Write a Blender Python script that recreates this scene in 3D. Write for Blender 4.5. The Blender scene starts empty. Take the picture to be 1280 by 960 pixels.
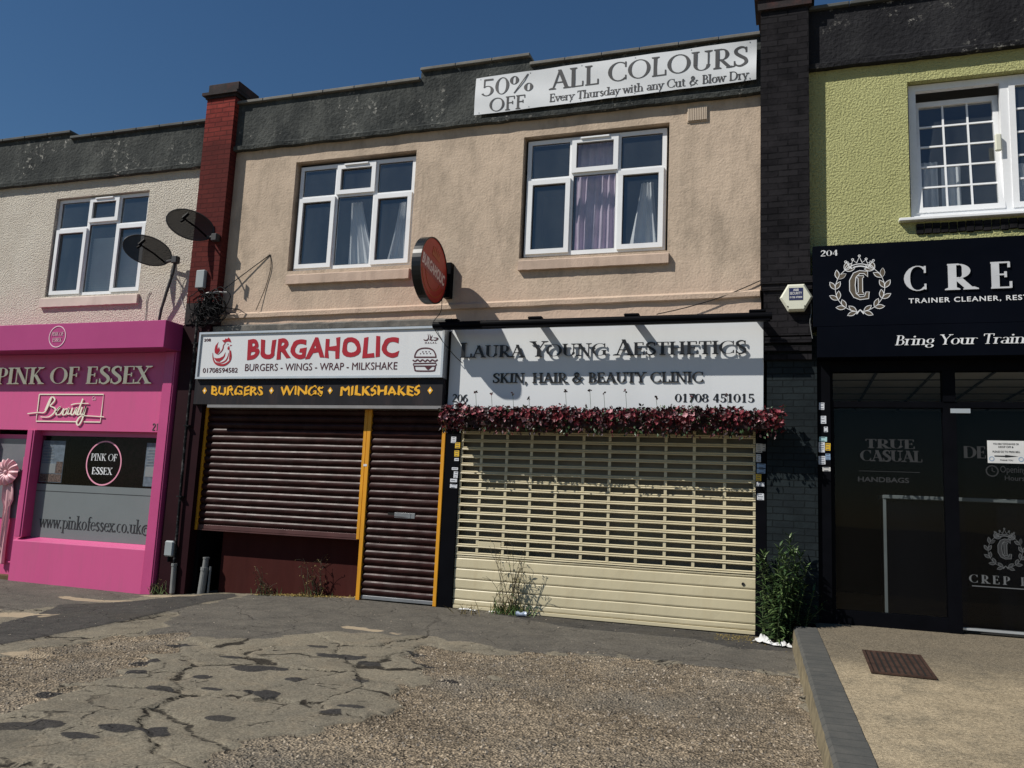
import bpy, math, random
import numpy as np
from mathutils import Vector, Matrix, noise as mnoise

random.seed(7)
rnd = random.Random(11)
SC = bpy.context.scene
COL = SC.collection
R = math.radians

# ------------------------------------------------------------------ camera
cd = bpy.data.cameras.new('camera')
cam = bpy.data.objects.new('camera', cd)
COL.objects.link(cam)
RC = ((0.947301215, 0.317242100, 0.044473103), (-0.003478355, 0.149007295, -0.988829979), (-0.320325316, 0.936565148, 0.142258271))
cam.matrix_world = Matrix((
    (RC[0][0], -RC[1][0], -RC[2][0], 3.989003),
    (RC[0][1], -RC[1][1], -RC[2][1], -9.834495),
    (RC[0][2], -RC[1][2], -RC[2][2], 1.329286), (0, 0, 0, 1)))
cd.sensor_width = 36
cd.lens = 36 * 1032.39 / 1280
cd.clip_end = 2000
SC.camera = cam

# ------------------------------------------------------------------ light
SUN_TRAVEL = Vector((1.25, 1.0, -1.70)).normalized()
w = bpy.data.worlds.new('World'); SC.world = w; w.use_nodes = True
nt = w.node_tree; nt.nodes.clear()
sky = nt.nodes.new('ShaderNodeTexSky'); sky.sky_type = 'NISHITA'; sky.sun_disc = False
sky.sun_elevation = math.asin(-SUN_TRAVEL.z)
sky.sun_rotation = math.atan2(-SUN_TRAVEL.x, -SUN_TRAVEL.y)
sky.altitude = 0; sky.air_density = 1.2; sky.dust_density = 0.0; sky.ozone_density = 6.0
bg = nt.nodes.new('ShaderNodeBackground'); bg.inputs[1].default_value = 0.058
wo = nt.nodes.new('ShaderNodeOutputWorld')
hs = nt.nodes.new('ShaderNodeHueSaturation'); hs.inputs['Saturation'].default_value = 1.12
nt.links.new(sky.outputs[0], hs.inputs['Color']); nt.links.new(hs.outputs[0], bg.inputs[0]); nt.links.new(bg.outputs[0], wo.inputs[0])
sl = bpy.data.lights.new('sun', 'SUN'); sl.energy = 5.0; sl.angle = R(0.5); sl.color = (1.0, 0.955, 0.88)
so = bpy.data.objects.new('sun', sl); COL.objects.link(so)
so.rotation_euler = SUN_TRAVEL.to_track_quat('-Z', 'Y').to_euler()
SC.view_settings.view_transform = 'Standard'; SC.view_settings.look = 'None'
SC.view_settings.exposure = 0.0; SC.view_settings.gamma = 1.0; SC.view_settings.use_curve_mapping = False
try:
    SC.cycles.max_bounces = 6; SC.cycles.transparent_max_bounces = 12; SC.cycles.glossy_bounces = 3
    SC.cycles.caustics_reflective = False; SC.cycles.caustics_refractive = False
except Exception:
    pass

# ------------------------------------------------------------------ materials
MATS = {}
def N(t, ty, **kw):
    n = t.nodes.new(ty)
    for k, v in kw.items(): setattr(n, k, v)
    return n

def ramp(t, src, p0, p1, c0=(0, 0, 0, 1), c1=(1, 1, 1, 1)):
    r = N(t, 'ShaderNodeValToRGB'); e = r.color_ramp.elements
    e[0].position = p0; e[1].position = p1; e[0].color = c0; e[1].color = c1
    t.links.new(src, r.inputs[0]); return r.outputs[0]

def mixc(t, fac, a, b, mode='MIX'):
    m = N(t, 'ShaderNodeMix', data_type='RGBA', blend_type=mode)
    for i, v in ((0, fac), (6, a), (7, b)):
        if isinstance(v, bpy.types.NodeSocket): t.links.new(v, m.inputs[i])
        elif i == 0: m.inputs[0].default_value = v
        else: m.inputs[i].default_value = (*v, 1) if len(v) == 3 else v
    return m.outputs[2]

def noise_(t, vec, scale, detail=5, rough=.6, dist=0):
    n = N(t, 'ShaderNodeTexNoise'); n.inputs['Scale'].default_value = scale
    n.inputs['Detail'].default_value = detail; n.inputs['Roughness'].default_value = rough
    n.inputs['Distortion'].default_value = dist
    t.links.new(vec, n.inputs['Vector']); return n.outputs['Fac']

def scaled(t, vec, s):
    m = N(t, 'ShaderNodeMapping'); m.inputs['Scale'].default_value = s
    t.links.new(vec, m.inputs['Vector']); return m.outputs[0]

def base(name):
    m = bpy.data.materials.new(name); m.use_nodes = True
    t = m.node_tree; t.nodes.clear()
    o = N(t, 'ShaderNodeOutputMaterial'); p = N(t, 'ShaderNodeBsdfPrincipled')
    t.links.new(p.outputs[0], o.inputs[0])
    tc = N(t, 'ShaderNodeTexCoord')
    MATS[name] = m
    return m, t, p, tc.outputs['Object']

def bump(t, p, h, strength, dist=.01, prev=None):
    b = N(t, 'ShaderNodeBump'); b.inputs['Strength'].default_value = strength; b.inputs['Distance'].default_value = dist
    t.links.new(h, b.inputs['Height'])
    if prev is not None: t.links.new(prev, b.inputs['Normal'])
    t.links.new(b.outputs[0], p.inputs['Normal']); return b.outputs[0]

def mat(name, col, rough=.6, metal=0, spec=.4, var=.12, vs=3.0, dirt=None, dirt_amt=.35, dirt_s=1.3, bmp=0, bs=40, streak=False):
    """painted / plain surface with broad tonal variation, optional dirt and fine bump"""
    m, t, p, v = base(name)
    n1 = noise_(t, scaled(t, v, (1, 1, .25)) if streak else v, vs, 6)
    lo = tuple(max(0, c * (1 - var)) for c in col); hi = tuple(c * (1 + var) for c in col)
    c = mixc(t, ramp(t, n1, .3, .7), lo, hi)
    if dirt:
        n2 = noise_(t, scaled(t, v, (3, 3, .35)) if streak else v, dirt_s, 9, .7)
        k = ramp(t, n2, .5, .78, (0, 0, 0, 1), (dirt_amt,) * 3 + (1,))
        c = mixc(t, k, c, dirt)
    t.links.new(c, p.inputs['Base Color'])
    rr = N(t, 'ShaderNodeMapRange'); rr.inputs[3].default_value = max(.03, rough - .08); rr.inputs[4].default_value = min(1, rough + .1)
    t.links.new(noise_(t, v, 7, 4), rr.inputs[0]); t.links.new(rr.outputs[0], p.inputs['Roughness'])
    p.inputs['Metallic'].default_value = metal; p.inputs['Specular IOR Level'].default_value = spec
    if bmp: bump(t, p, noise_(t, v, bs, 4), bmp, .004)
    return m

def stucco(name, col, col2, stain, s1, strength, dist, stain_amt=.5, s2=9, pink=None, voro=False):
    m, t, p, v = base(name)
    c = mixc(t, ramp(t, noise_(t, v, 1.1, 8, .65), .35, .68), col, col2)
    c = mixc(t, ramp(t, noise_(t, scaled(t, v, (1, 1, .45)), 2.6, 10, .72), .47, .75, (0, 0, 0, 1), (stain_amt,) * 3 + (1,)), c, stain)
    c = mixc(t, ramp(t, noise_(t, v, 16, 6, .7), .56, .8, (0, 0, 0, 1), (stain_amt * .6,) * 3 + (1,)), c, stain)
    c = mixc(t, ramp(t, noise_(t, scaled(t, v, (7, 7, .32)), 1.0, 8, .65), .56, .78, (0, 0, 0, 1), (stain_amt * .55,) * 3 + (1,)), c, stain)
    if pink:                                         # the paint is pinker low on the wall
        z = N(t, 'ShaderNodeSeparateXYZ'); t.links.new(v, z.inputs[0])
        a = N(t, 'ShaderNodeMath', operation='MULTIPLY_ADD'); a.inputs[1].default_value = 1.3
        t.links.new(noise_(t, v, 1.3, 6), a.inputs[0]); t.links.new(z.outputs[2], a.inputs[2])
        c = mixc(t, ramp(t, N_sub(t, a.outputs[0], 4.0), 0.3, 1.4, (.7, .7, .7, 1), (0, 0, 0, 1)), c, pink)
    t.links.new(c, p.inputs['Base Color']); p.inputs['Roughness'].default_value = .92
    p.inputs['Specular IOR Level'].default_value = .12
    h1 = noise_(t, v, s1, 3, .55, 0)
    if voro:
        h1 = ramp(t, h1, .36, .68)
    b1 = bump(t, p, h1, strength, dist)
    b2 = bump(t, p, noise_(t, v, s1 * 3.5, 3), strength * .5, dist * .35, b1)
    bump(t, p, noise_(t, v, s2 * .25, 3), .35, .05, b2)
    return m

def N_sub(t, s, k):
    a = N(t, 'ShaderNodeMath', operation='SUBTRACT'); a.inputs[1].default_value = k
    t.links.new(s, a.inputs[0]); return a.outputs[0]

def brick(name, c1, c2, mortar, stain=None, bw=.225, bh=.075, strength=.7, top=None):
    m, t, p, v = base(name)
    s = N(t, 'ShaderNodeSeparateXYZ'); t.links.new(v, s.inputs[0])
    a = N(t, 'ShaderNodeMath', operation='ADD'); t.links.new(s.outputs[0], a.inputs[0]); t.links.new(s.outputs[1], a.inputs[1])
    cb = N(t, 'ShaderNodeCombineXYZ'); t.links.new(a.outputs[0], cb.inputs[0]); t.links.new(s.outputs[2], cb.inputs[1])
    dn = N(t, 'ShaderNodeTexNoise'); dn.inputs['Scale'].default_value = 9; dn.inputs['Detail'].default_value = 3
    t.links.new(v, dn.inputs['Vector'])
    mx = N(t, 'ShaderNodeVectorMath', operation='MULTIPLY_ADD'); mx.inputs[1].default_value = (.02, .02, 0)
    t.links.new(dn.outputs['Color'], mx.inputs[0]); t.links.new(cb.outputs[0], mx.inputs[2])
    b = N(t, 'ShaderNodeTexBrick'); b.inputs['Scale'].default_value = 1; b.inputs['Brick Width'].default_value = bw
    b.inputs['Row Height'].default_value = bh; b.inputs['Mortar Size'].default_value = .007; b.inputs['Mortar Smooth'].default_value = .25
    b.inputs['Color1'].default_value = (*c1, 1); b.inputs['Color2'].default_value = (*c2, 1); b.inputs['Mortar'].default_value = (*mortar, 1)
    b.offset = .5
    t.links.new(mx.outputs[0], b.inputs['Vector'])
    c = b.outputs['Color']
    if stain:
        c = mixc(t, ramp(t, noise_(t, v, 3.5, 9, .7), .42, .7, (0, 0, 0, 1), (.85, .85, .85, 1)), c, stain)
    if top:                                             # darker lower part of the pier
        zz = N(t, 'ShaderNodeMath', operation='MULTIPLY_ADD'); zz.inputs[1].default_value = .8
        t.links.new(noise_(t, v, 2.2, 6), zz.inputs[0]); t.links.new(s.outputs[2], zz.inputs[2])
        c = mixc(t, ramp(t, N_sub(t, zz.outputs[0], top[0]), 0, .5, (.8, .8, .8, 1), (0, 0, 0, 1)), c, top[1])
    t.links.new(c, p.inputs['Base Color']); p.inputs['Roughness'].default_value = .9; p.inputs['Specular IOR Level'].default_value = .08
    inv = N(t, 'ShaderNodeMath', operation='SUBTRACT'); inv.inputs[0].default_value = 1; t.links.new(b.outputs['Fac'], inv.inputs[1])
    b1 = bump(t, p, inv.outputs[0], strength, .008)
    bump(t, p, noise_(t, v, 22, 6), .5, .008, b1)
    return m

def glass(name, tint, refl=2.0, rough=.015, haze=0.0):
    m = bpy.data.materials.new(name); m.use_nodes = True; t = m.node_tree; t.nodes.clear()
    o = N(t, 'ShaderNodeOutputMaterial'); ms = N(t, 'ShaderNodeMixShader')
    tr = N(t, 'ShaderNodeBsdfTransparent'); tr.inputs[0].default_value = (*tint, 1)
    g = N(t, 'ShaderNodeBsdfGlossy'); g.inputs['Roughness'].default_value = rough
    g_ = N(t, 'ShaderNodeNewGeometry'); dt = N(t, 'ShaderNodeVectorMath', operation='DOT_PRODUCT')
    t.links.new(g_.outputs['Incoming'], dt.inputs[0]); t.links.new(g_.outputs['Normal'], dt.inputs[1])
    ab = N(t, 'ShaderNodeMath', operation='ABSOLUTE'); t.links.new(dt.outputs['Value'], ab.inputs[0])
    om = N(t, 'ShaderNodeMath', operation='SUBTRACT'); om.inputs[0].default_value = 1; t.links.new(ab.outputs[0], om.inputs[1])
    pw = N(t, 'ShaderNodeMath', operation='POWER'); pw.inputs[1].default_value = 5; t.links.new(om.outputs[0], pw.inputs[0])
    f = N(t, 'ShaderNodeMath', operation='MULTIPLY_ADD'); f.inputs[1].default_value = .96; f.inputs[2].default_value = .04; t.links.new(pw.outputs[0], f.inputs[0])
    a = N(t, 'ShaderNodeMath', operation='MULTIPLY'); a.inputs[1].default_value = refl; a.use_clamp = True
    tc = N(t, 'ShaderNodeTexCoord')
    b = N(t, 'ShaderNodeBump'); b.inputs['Strength'].default_value = .04; b.inputs['Distance'].default_value = .02
    t.links.new(noise_(t, tc.outputs['Object'], 1.6, 2), b.inputs['Height']); t.links.new(b.outputs[0], g.inputs['Normal'])
    t.links.new(f.outputs[0], a.inputs[0]); t.links.new(a.outputs[0], ms.inputs[0])
    t.links.new(tr.outputs[0], ms.inputs[1]); t.links.new(g.outputs[0], ms.inputs[2]); 
    if haze:                                             # pale diffuse haze mixed in to brighten the panes
        df = N(t, 'ShaderNodeBsdfDiffuse'); df.inputs[0].default_value = (.38, .43, .46, 1); m2 = N(t, 'ShaderNodeMixShader')
        k = ramp(t, noise_(t, scaled(t, tc.outputs['Object'], (3, 3, .8)), 1.2, 6, .65), .25, .8, (haze * .5,) * 3 + (1,), (haze * 1.7,) * 3 + (1,))
        t.links.new(k, m2.inputs[0]); t.links.new(ms.outputs[0], m2.inputs[1]); t.links.new(df.outputs[0], m2.inputs[2]); t.links.new(m2.outputs[0], o.inputs[0])
    else: t.links.new(ms.outputs[0], o.inputs[0])
    MATS[name] = m; return m

M = MATS
stucco('render_beige', (.555, .442, .338), (.45, .36, .275), (.24, .195, .15), 34, .5, .014, .85, pink=(.585, .43, .335))
stucco('render_white', (.66, .61, .525), (.60, .545, .465), (.42, .36, .30), 40, 1.0, .042, .45, voro=False, pink=(.66, .53, .46))
stucco('render_green', (.50, .50, .235), (.44, .44, .20), (.36, .36, .16), 42, 1.0, .042, .25, voro=False)
stucco('parapet_grey', (.062, .067, .064), (.022, .025, .026), (.125, .13, .12), 22, .9, .02, .8)
stucco('parapet_dark', (.022, .022, .025), (.012, .012, .014), (.05, .05, .052), 22, .9, .02, .6)
def flaked(name, src, fl):                              # flaked paint showing pale render underneath
    m = M[src].copy(); m.name = name; t = m.node_tree
    p = [n for n in t.nodes if n.type == 'BSDF_PRINCIPLED'][0]
    v = [n for n in t.nodes if n.type == 'TEX_COORD'][0].outputs['Object']
    l = p.inputs['Base Color'].links[0].from_socket
    a = N(t, 'ShaderNodeMath', operation='MULTIPLY')
    t.links.new(ramp(t, noise_(t, v, 13, 8, .75), .57, .62), a.inputs[0]); t.links.new(ramp(t, noise_(t, v, 1.4, 3), .5, .62), a.inputs[1])
    t.links.new(mixc(t, a.outputs[0], l, fl), p.inputs['Base Color']); M[name] = m
flaked('parapet_flaked', 'parapet_grey', (.34, .33, .30))
flaked('parapet_dark_flaked', 'parapet_dark', (.26, .25, .23))
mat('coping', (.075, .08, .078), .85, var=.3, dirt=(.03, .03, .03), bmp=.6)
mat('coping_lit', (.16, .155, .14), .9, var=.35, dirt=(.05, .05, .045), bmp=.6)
brick('brick_red', (.31, .056, .044), (.19, .034, .028), (.10, .028, .024), stain=(.11, .020, .020), top=(6.85, (.066, .018, .017)), strength=1.0)
brick('brick_black', (.018, .017, .019), (.008, .0075, .009), (.005, .005, .006), stain=(.026, .024, .027), strength=1.0)
brick('brick_painted', (.020, .027, .030), (.016, .021, .024), (.010, .013, .014), stain=(.010, .013, .015), strength=.7)
brick('brick_sill', (.05, .045, .045), (.03, .028, .03), (.02, .02, .02), bw=.075, bh=.30)
mat('pier_cap_brick', (.022, .017, .018), .9, var=.4, dirt=(.12, .03, .02), dirt_amt=.5, dirt_s=6, bmp=.8)
mat('sill_render', (.50, .38, .30), .9, var=.15, dirt=(.25, .2, .16), bmp=.7, bs=60)
mat('sill_white', (.60, .50, .44), .9, var=.1, dirt=(.36, .3, .26), bmp=.7, bs=60)
mat('ledge_grey', (.12, .115, .105), .9, var=.4, dirt=(.34, .30, .25), dirt_amt=.7, dirt_s=5, bmp=.7)
mat('upvc', (.80, .81, .82), .28, spec=.5, var=.03, dirt=(.5, .49, .46), dirt_amt=.3)
mat('gasket', (.03, .03, .033), .6)
mat('vent_cream', (.48, .39, .30), .7, dirt=(.2, .16, .13))
mat('dark_room', (.16, .155, .15), .95)
mat('curtain_lilac', (.74, .60, .72), .9, var=.15, vs=5)
mat('curtain_white', (.86, .86, .87), .9, var=.08)
mat('blind', (.52, .54, .56), .7)
glass('pane_sky', (.84, .87, .88), 3.8, haze=.055)
glass('pane_shop', (.60, .62, .63), .42, haze=.002)
glass('pane_transom', (.85, .85, .83), .3)
mat('pink', (.60, .10, .255), .4, spec=.3, var=.04, vs=1.2, dirt=(.40, .12, .2), dirt_amt=.5, dirt_s=2.2, streak=True)
mat('pink_dark', (.50, .07, .21), .35, spec=.45, var=.05)
mat('cream_letter', (.88, .82, .68), .4, var=.05)
mat('letter_polished', (1.0, .70, .47), .25, metal=.85, var=.03)
mat('pink_deep', (.40, .055, .19), .45, spec=.25, var=.05, vs=1.2)
mat('grey_ink', (.055, .055, .058), .6)
mat('pink_ring', (.80, .33, .45), .5)
mat('pale_ring', (.85, .62, .68), .5)
mat('frosted_film', (.17, .19, .195), .35, spec=.5, var=.04)
mat('film_line', (.035, .037, .04), .4)
mat('poster_blue', (.36, .42, .50), .5, var=.3, vs=14)
mat('poster_white', (.62, .63, .63), .5, var=.08)
mat('poster_photo', (.30, .20, .17), .5, var=.8, vs=40)
mat('flower_wall', (.055, .012, .022), .9, var=.7, vs=16)
mat('ribbon', (.74, .42, .45), .4, spec=.5, var=.14, vs=9)
mat('door_glass_grey', (.16, .16, .18), .2, spec=.6)
mat('wood_brown', (.11, .07, .03), .8, var=.3)
mat('alu', (.62, .64, .65), .35, metal=.6, var=.05)
mat('sign_white', (.65, .67, .685), .42, spec=.4, var=.02, dirt=(.55, .56, .56), dirt_amt=.25, streak=True)
mat('sign_white_laura', (.67, .69, .705), .45, spec=.35, var=.02, dirt=(.56, .58, .58), dirt_amt=.30, streak=True)
mat('letter_red', (.36, .010, .022), .4, var=.08)
mat('letter_ink', (.07, .012, .018), .45)
mat('letter_yellow', (.82, .42, .022), .45, var=.15, vs=30)
mat('letter_black', (.012, .012, .013), .38, spec=.4)
mat('letter_gold', (.10, .078, .052), .45)
mat('letter_silver', (.55, .56, .58), .4)
mat('letter_pale', (.74, .75, .76), .45)
mat('vinyl_grey', (.12, .125, .13), .5, spec=.1)
mat('vinyl_faint', (.038, .039, .041), .5, spec=.1)
mat('strip_black', (.018, .017, .020), .6, spec=.15, var=.3, vs=4, dirt=(.06, .04, .038), dirt_amt=.7, dirt_s=2.5, streak=True)
mat('strip_alu', (.30, .28, .27), .4, metal=.5, var=.2)
mat('maroon_paint', (.050, .0135, .0115), .85, spec=.08, var=.2, dirt=(.075, .028, .024), bmp=.2, streak=True)
mat('maroon_deep', (.018, .0035, .006), .6, spec=.12, var=.2)
mat('maroon_slat', (.030, .0105, .0095), .37, spec=.12, var=.4, vs=5, dirt=(.07, .045, .04), dirt_amt=.5, dirt_s=3)
mat('maroon_bar', (.08, .032, .03), .45, var=.2)
mat('yellow_paint', (.66, .29, .012), .5, var=.14, vs=8, dirt=(.30, .14, .02), dirt_amt=.5, dirt_s=7, streak=True)
mat('black_paint', (.0028, .003, .0045), .5, spec=.05, var=.3)
mat('black_gloss', (.0022, .0028, .0055), .35, spec=.06, var=.3, vs=1)
mat('black_shiny', (.006, .007, .008), .28, spec=.35, var=.3, vs=1)
mat('black_matt', (.006, .006, .007), .8, spec=.05)
mat('cream_slat', (.59, .52, .345), .38, spec=.45, var=.06, dirt=(.46, .37, .22), dirt_amt=.4, dirt_s=2, streak=True)
mat('behind_shutter', (.15, .135, .10), .5, spec=.5, var=.35, vs=1.5)
mat('steel_grey', (.26, .27, .28), .4, metal=.5, var=.2)
mat('alarm_cream', (.68, .68, .56), .45, var=.06)
mat('alarm_blue', (.02, .025, .09), .4)
mat('disc_red', (.44, .030, .020), .3, spec=.3, var=.08)
mat('disc_band', (.36, .055, .06), .4)
mat('disc_orange', (.42, .07, .012), .4)
mat('disc_white', (.88, .68, .64), .4)
mat('dish_mesh', (.030, .031, .034), .6, var=.3)
mat('pipe_black', (.008, .008, .009), .5, spec=.1, dirt=(.35, .34, .33), dirt_amt=.5, dirt_s=14)
mat('pipe_grey', (.20, .205, .20), .5, var=.2, dirt=(.08, .08, .075))
mat('pipe_white', (.55, .54, .52), .5, dirt=(.2, .2, .19))
mat('box_grey', (.30, .33, .34), .5, var=.1, dirt=(.18, .19, .19))
mat('cable_black', (.007, .007, .008), .6, spec=.1)
mat('sticker_white', (.62, .64, .68), .5, var=.15, vs=50)
mat('sticker_yellow', (.66, .42, .03), .5, var=.12, vs=50)
mat('sticker_cyan', (.38, .60, .62), .5, var=.2, vs=50)
mat('sticker_ink', (.06, .065, .09), .5)
mat('sticker_blue', (.22, .32, .46), .5)
mat('paper_white', (.62, .62, .61), .7, bmp=.3, bs=30)
mat('can_blue', (.34, .40, .50), .3, metal=.3, var=.4, vs=30)
mat('rust', (.062, .034, .024), .75, metal=.3, var=.4, vs=12, bmp=.5)
mat('pit_black', (.01, .009, .008), .9)
mat('stem_brown', (.055, .045, .028), .8)
mat('stem_green', (.055, .075, .028), .7)
mat('leaf_green', (.085, .14, .04), .5, var=.3, vs=20)
mat('leaf_dark', (.036, .072, .024), .4, spec=.5, var=.3, vs=20)
mat('leaf_mid', (.095, .145, .05), .4, spec=.5, var=.3, vs=20)
mat('leaf_dry', (.17, .13, .045), .8, var=.3, vs=20)
mat('petal_red', (.12, .010, .016), .5, var=.3, vs=30)
mat('petal_bright', (.21, .032, .046), .5, var=.3, vs=30)
mat('petal_dark', (.022, .005, .007), .5, var=.3, vs=30)
mat('petal_pale', (.52, .27, .29), .5, var=.3, vs=30)
mat('trough', (.025, .008, .008), .8)
mat('ceiling_tile', (.62, .60, .55), .8, var=.05)
mat('ceiling_grid', (.10, .10, .09), .6)
mat('shop_floor', (.05, .05, .05), .4)
mat('counter_white', (.26, .285, .28), .5)
brick('kerb_brick', (.070, .070, .068), (.052, .053, .053), (.038, .038, .036), stain=(.085, .08, .07), bw=.40, bh=.072, strength=.6)

def kerb_material():
    m, t, p, v = base('kerb_top')
    s = N(t, 'ShaderNodeSeparateXYZ'); t.links.new(v, s.inputs[0])
    wv = N(t, 'ShaderNodeTexWave', wave_type='BANDS', bands_direction='Y', wave_profile='SAW'); wv.inputs['Scale'].default_value = 2.15
    wv.inputs['Distortion'].default_value = .5; wv.inputs['Detail'].default_value = 2; wv.inputs['Detail Scale'].default_value = 3
    t.links.new(v, wv.inputs['Vector'])
    g = ramp(t, wv.outputs['Fac'], .02, .12)
    c = mixc(t, ramp(t, noise_(t, v, 6, 8, .7), .3, .7), (.050, .052, .049), (.088, .085, .076))
    c = mixc(t, g, (.034, .035, .032), c)
    c = mixc(t, ramp(t, noise_(t, v, 30, 8, .7), .55, .8, (0, 0, 0, 1), (.5, .5, .5, 1)), c, (.12, .11, .095))
    t.links.new(c, p.inputs['Base Color']); p.inputs['Roughness'].default_value = .85
    b1 = bump(t, p, g, .4, .006); bump(t, p, noise_(t, v, 70, 5), .5, .006, b1)
kerb_material()

def concrete_slab():
    m, t, p, v = base('platform_concrete')
    c = mixc(t, ramp(t, noise_(t, v, 1.2, 9, .7), .3, .7), (.25, .205, .14), (.37, .305, .21))
    c = mixc(t, ramp(t, noise_(t, v, 3.2, 10, .78), .47, .66, (0, 0, 0, 1), (.85, .85, .85, 1)), c, (.155, .135, .10))
    sy = N(t, 'ShaderNodeSeparateXYZ'); t.links.new(v, sy.inputs[0])
    ma = N(t, 'ShaderNodeMath', operation='MULTIPLY_ADD'); ma.inputs[1].default_value = 1.6; t.links.new(noise_(t, v, 1.7, 8, .7), ma.inputs[0]); t.links.new(sy.outputs[1], ma.inputs[2])
    c = mixc(t, ramp(t, N_sub(t, ma.outputs[0], -1.7), .1, 1.5, (0, 0, 0, 1), (.75, .75, .75, 1)), c, (.115, .10, .078))      # grime along the shop front
    vo = N(t, 'ShaderNodeTexVoronoi'); vo.inputs['Scale'].default_value = 95; t.links.new(v, vo.inputs['Vector'])
    sc3 = N(t, 'ShaderNodeSeparateColor'); t.links.new(vo.outputs['Color'], sc3.inputs[0]); sp = ramp(t, sc3.outputs[0], 0, 1, (.5, .49, .47, 1), (1.5, 1.48, 1.42, 1))
    c = mixc(t, .75, c, sp, 'MULTIPLY')
    c = mixc(t, ramp(t, noise_(t, v, 90, 4, .7), .62, .72), c, (.55, .48, .38))
    t.links.new(c, p.inputs['Base Color']); p.inputs['Roughness'].default_value = .95; p.inputs['Specular IOR Level'].default_value = .15
    b1 = bump(t, p, vo.outputs['Distance'], .5, .008); bump(t, p, noise_(t, v, 40, 6), .6, .01, b1)
concrete_slab()

def ground_material():
    m, t, p, v = base('forecourt_tarmac')
    def at(n):
        a = N(t, 'ShaderNodeAttribute', attribute_name=n); return a.outputs['Fac']
    rag = noise_(t, v, 2.4, 10, .72); rag2 = noise_(t, v, 9, 8, .7)
    def mask(n, k=.5, s=.12):
        b = N(t, 'ShaderNodeMath', operation='MULTIPLY_ADD'); t.links.new(rag2, b.inputs[0]); b.inputs[1].default_value = k; t.links.new(at(n), b.inputs[2])
        return ramp(t, N_sub(t, b.outputs[0], k * .5), .5 - s, .5 + s)
    slab = mixc(t, ramp(t, noise_(t, v, .9, 8, .65), .3, .7), (.215, .190, .142), (.150, .136, .108))
    slab = mixc(t, ramp(t, noise_(t, v, 5, 9, .75), .5, .75, (0, 0, 0, 1), (.7, .7, .7, 1)), slab, (.25, .205, .145))
    # crazing and cracks of the old surface
    def crack(n, wd, lo, hi, sc):
        a = N(t, 'ShaderNodeMath', operation='MULTIPLY_ADD'); t.links.new(noise_(t, v, 14, 6, .7), a.inputs[0]); a.inputs[1].default_value = wd * 1.6; t.links.new(at(n), a.inputs[2])
        k = N(t, 'ShaderNodeMath', operation='MULTIPLY'); t.links.new(ramp(t, N_sub(t, a.outputs[0], wd * .8), wd * .45, wd, (1, 1, 1, 1), (0, 0, 0, 1)), k.inputs[0])
        t.links.new(ramp(t, noise_(t, v, sc, 5, .6), lo, hi), k.inputs[1]); return k.outputs[0]
    crk = N(t, 'ShaderNodeMath', operation='MAXIMUM'); t.links.new(crack('edge', .018, .30, .44, 1.1), crk.inputs[0]); t.links.new(crack('edge2', .014, .40, .54, .9), crk.inputs[1])
    slab = mixc(t, crk.outputs[0], slab, (.030, .026, .021))
    sp_ = N(t, 'ShaderNodeTexVoronoi'); sp_.inputs['Scale'].default_value = 95; t.links.new(v, sp_.inputs['Vector'])
    sps = N(t, 'ShaderNodeSeparateColor'); t.links.new(sp_.outputs['Color'], sps.inputs[0])
    agg = ramp(t, sps.outputs[0], 0, 1, (.62, .62, .62, 1), (1.38, 1.36, 1.32, 1))
    slab = mixc(t, .8, slab, agg, 'MULTIPLY')
    grey = mixc(t, ramp(t, noise_(t, v, 3, 9, .7), .3, .7), (.084, .078, .069), (.138, .126, .106))
    grey = mixc(t, .8, grey, agg, 'MULTIPLY')
    c = mixc(t, mask('grey'), slab, grey)
    vo = N(t, 'ShaderNodeTexVoronoi'); vo.inputs['Scale'].default_value = 50; t.links.new(v, vo.inputs['Vector'])
    vg = N(t, 'ShaderNodeTexVoronoi'); vg.inputs['Scale'].default_value = 110; t.links.new(v, vg.inputs['Vector'])
    sep = N(t, 'ShaderNodeSeparateColor'); t.links.new(vo.outputs['Color'], sep.inputs[0])
    sep2 = N(t, 'ShaderNodeSeparateColor'); t.links.new(vg.outputs['Color'], sep2.inputs[0])
    gr = mixc(t, ramp(t, noise_(t, v, 1.6, 8, .7), .35, .65), (.15, .124, .094), (.265, .220, .166))
    gr = mixc(t, .9, gr, ramp(t, sep.outputs[0], 0, 1, (.35, .34, .33, 1), (1.7, 1.65, 1.55, 1)), 'MULTIPLY')
    gr = mixc(t, .8, gr, ramp(t, sep2.outputs[1], 0, 1, (.4, .4, .4, 1), (1.65, 1.62, 1.55, 1)), 'MULTIPLY')
    gr = mixc(t, ramp(t, noise_(t, v, .75, 6, .6), .48, .66, (0, 0, 0, 1), (.6, .6, .6, 1)), gr, mixc(t, .8, (.165, .155, .132), ramp(t, sep2.outputs[2], 0, 1, (.5, .5, .5, 1), (1.5, 1.5, 1.5, 1)), 'MULTIPLY'))
    mg = mask('gravel'); c = mixc(t, mg, c, gr)
    dk = mixc(t, ramp(t, noise_(t, v, 5, 8, .7), .3, .7), (.042, .040, .037), (.075, .070, .063))
    dk = mixc(t, .5, dk, ramp(t, sep2.outputs[0], 0, 1, (.5, .5, .5, 1), (1.5, 1.5, 1.5, 1)), 'MULTIPLY')
    md = mask('dark', .35, .10); c = mixc(t, md, c, dk)
    mtar = mask('tar', .6, .10); c = mixc(t, mtar, c, mixc(t, .9, (.040, .038, .037), agg, 'MULTIPLY'))
    ms = mask('sand', .6, .15); c = mixc(t, ms, c, (.36, .29, .20))
    c = mixc(t, ramp(t, noise_(t, v, 1.1, 9, .7), .52, .72, (0, 0, 0, 1), (.55, .55, .55, 1)), c, (.075, .066, .052))   # damp earthy patches
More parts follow.
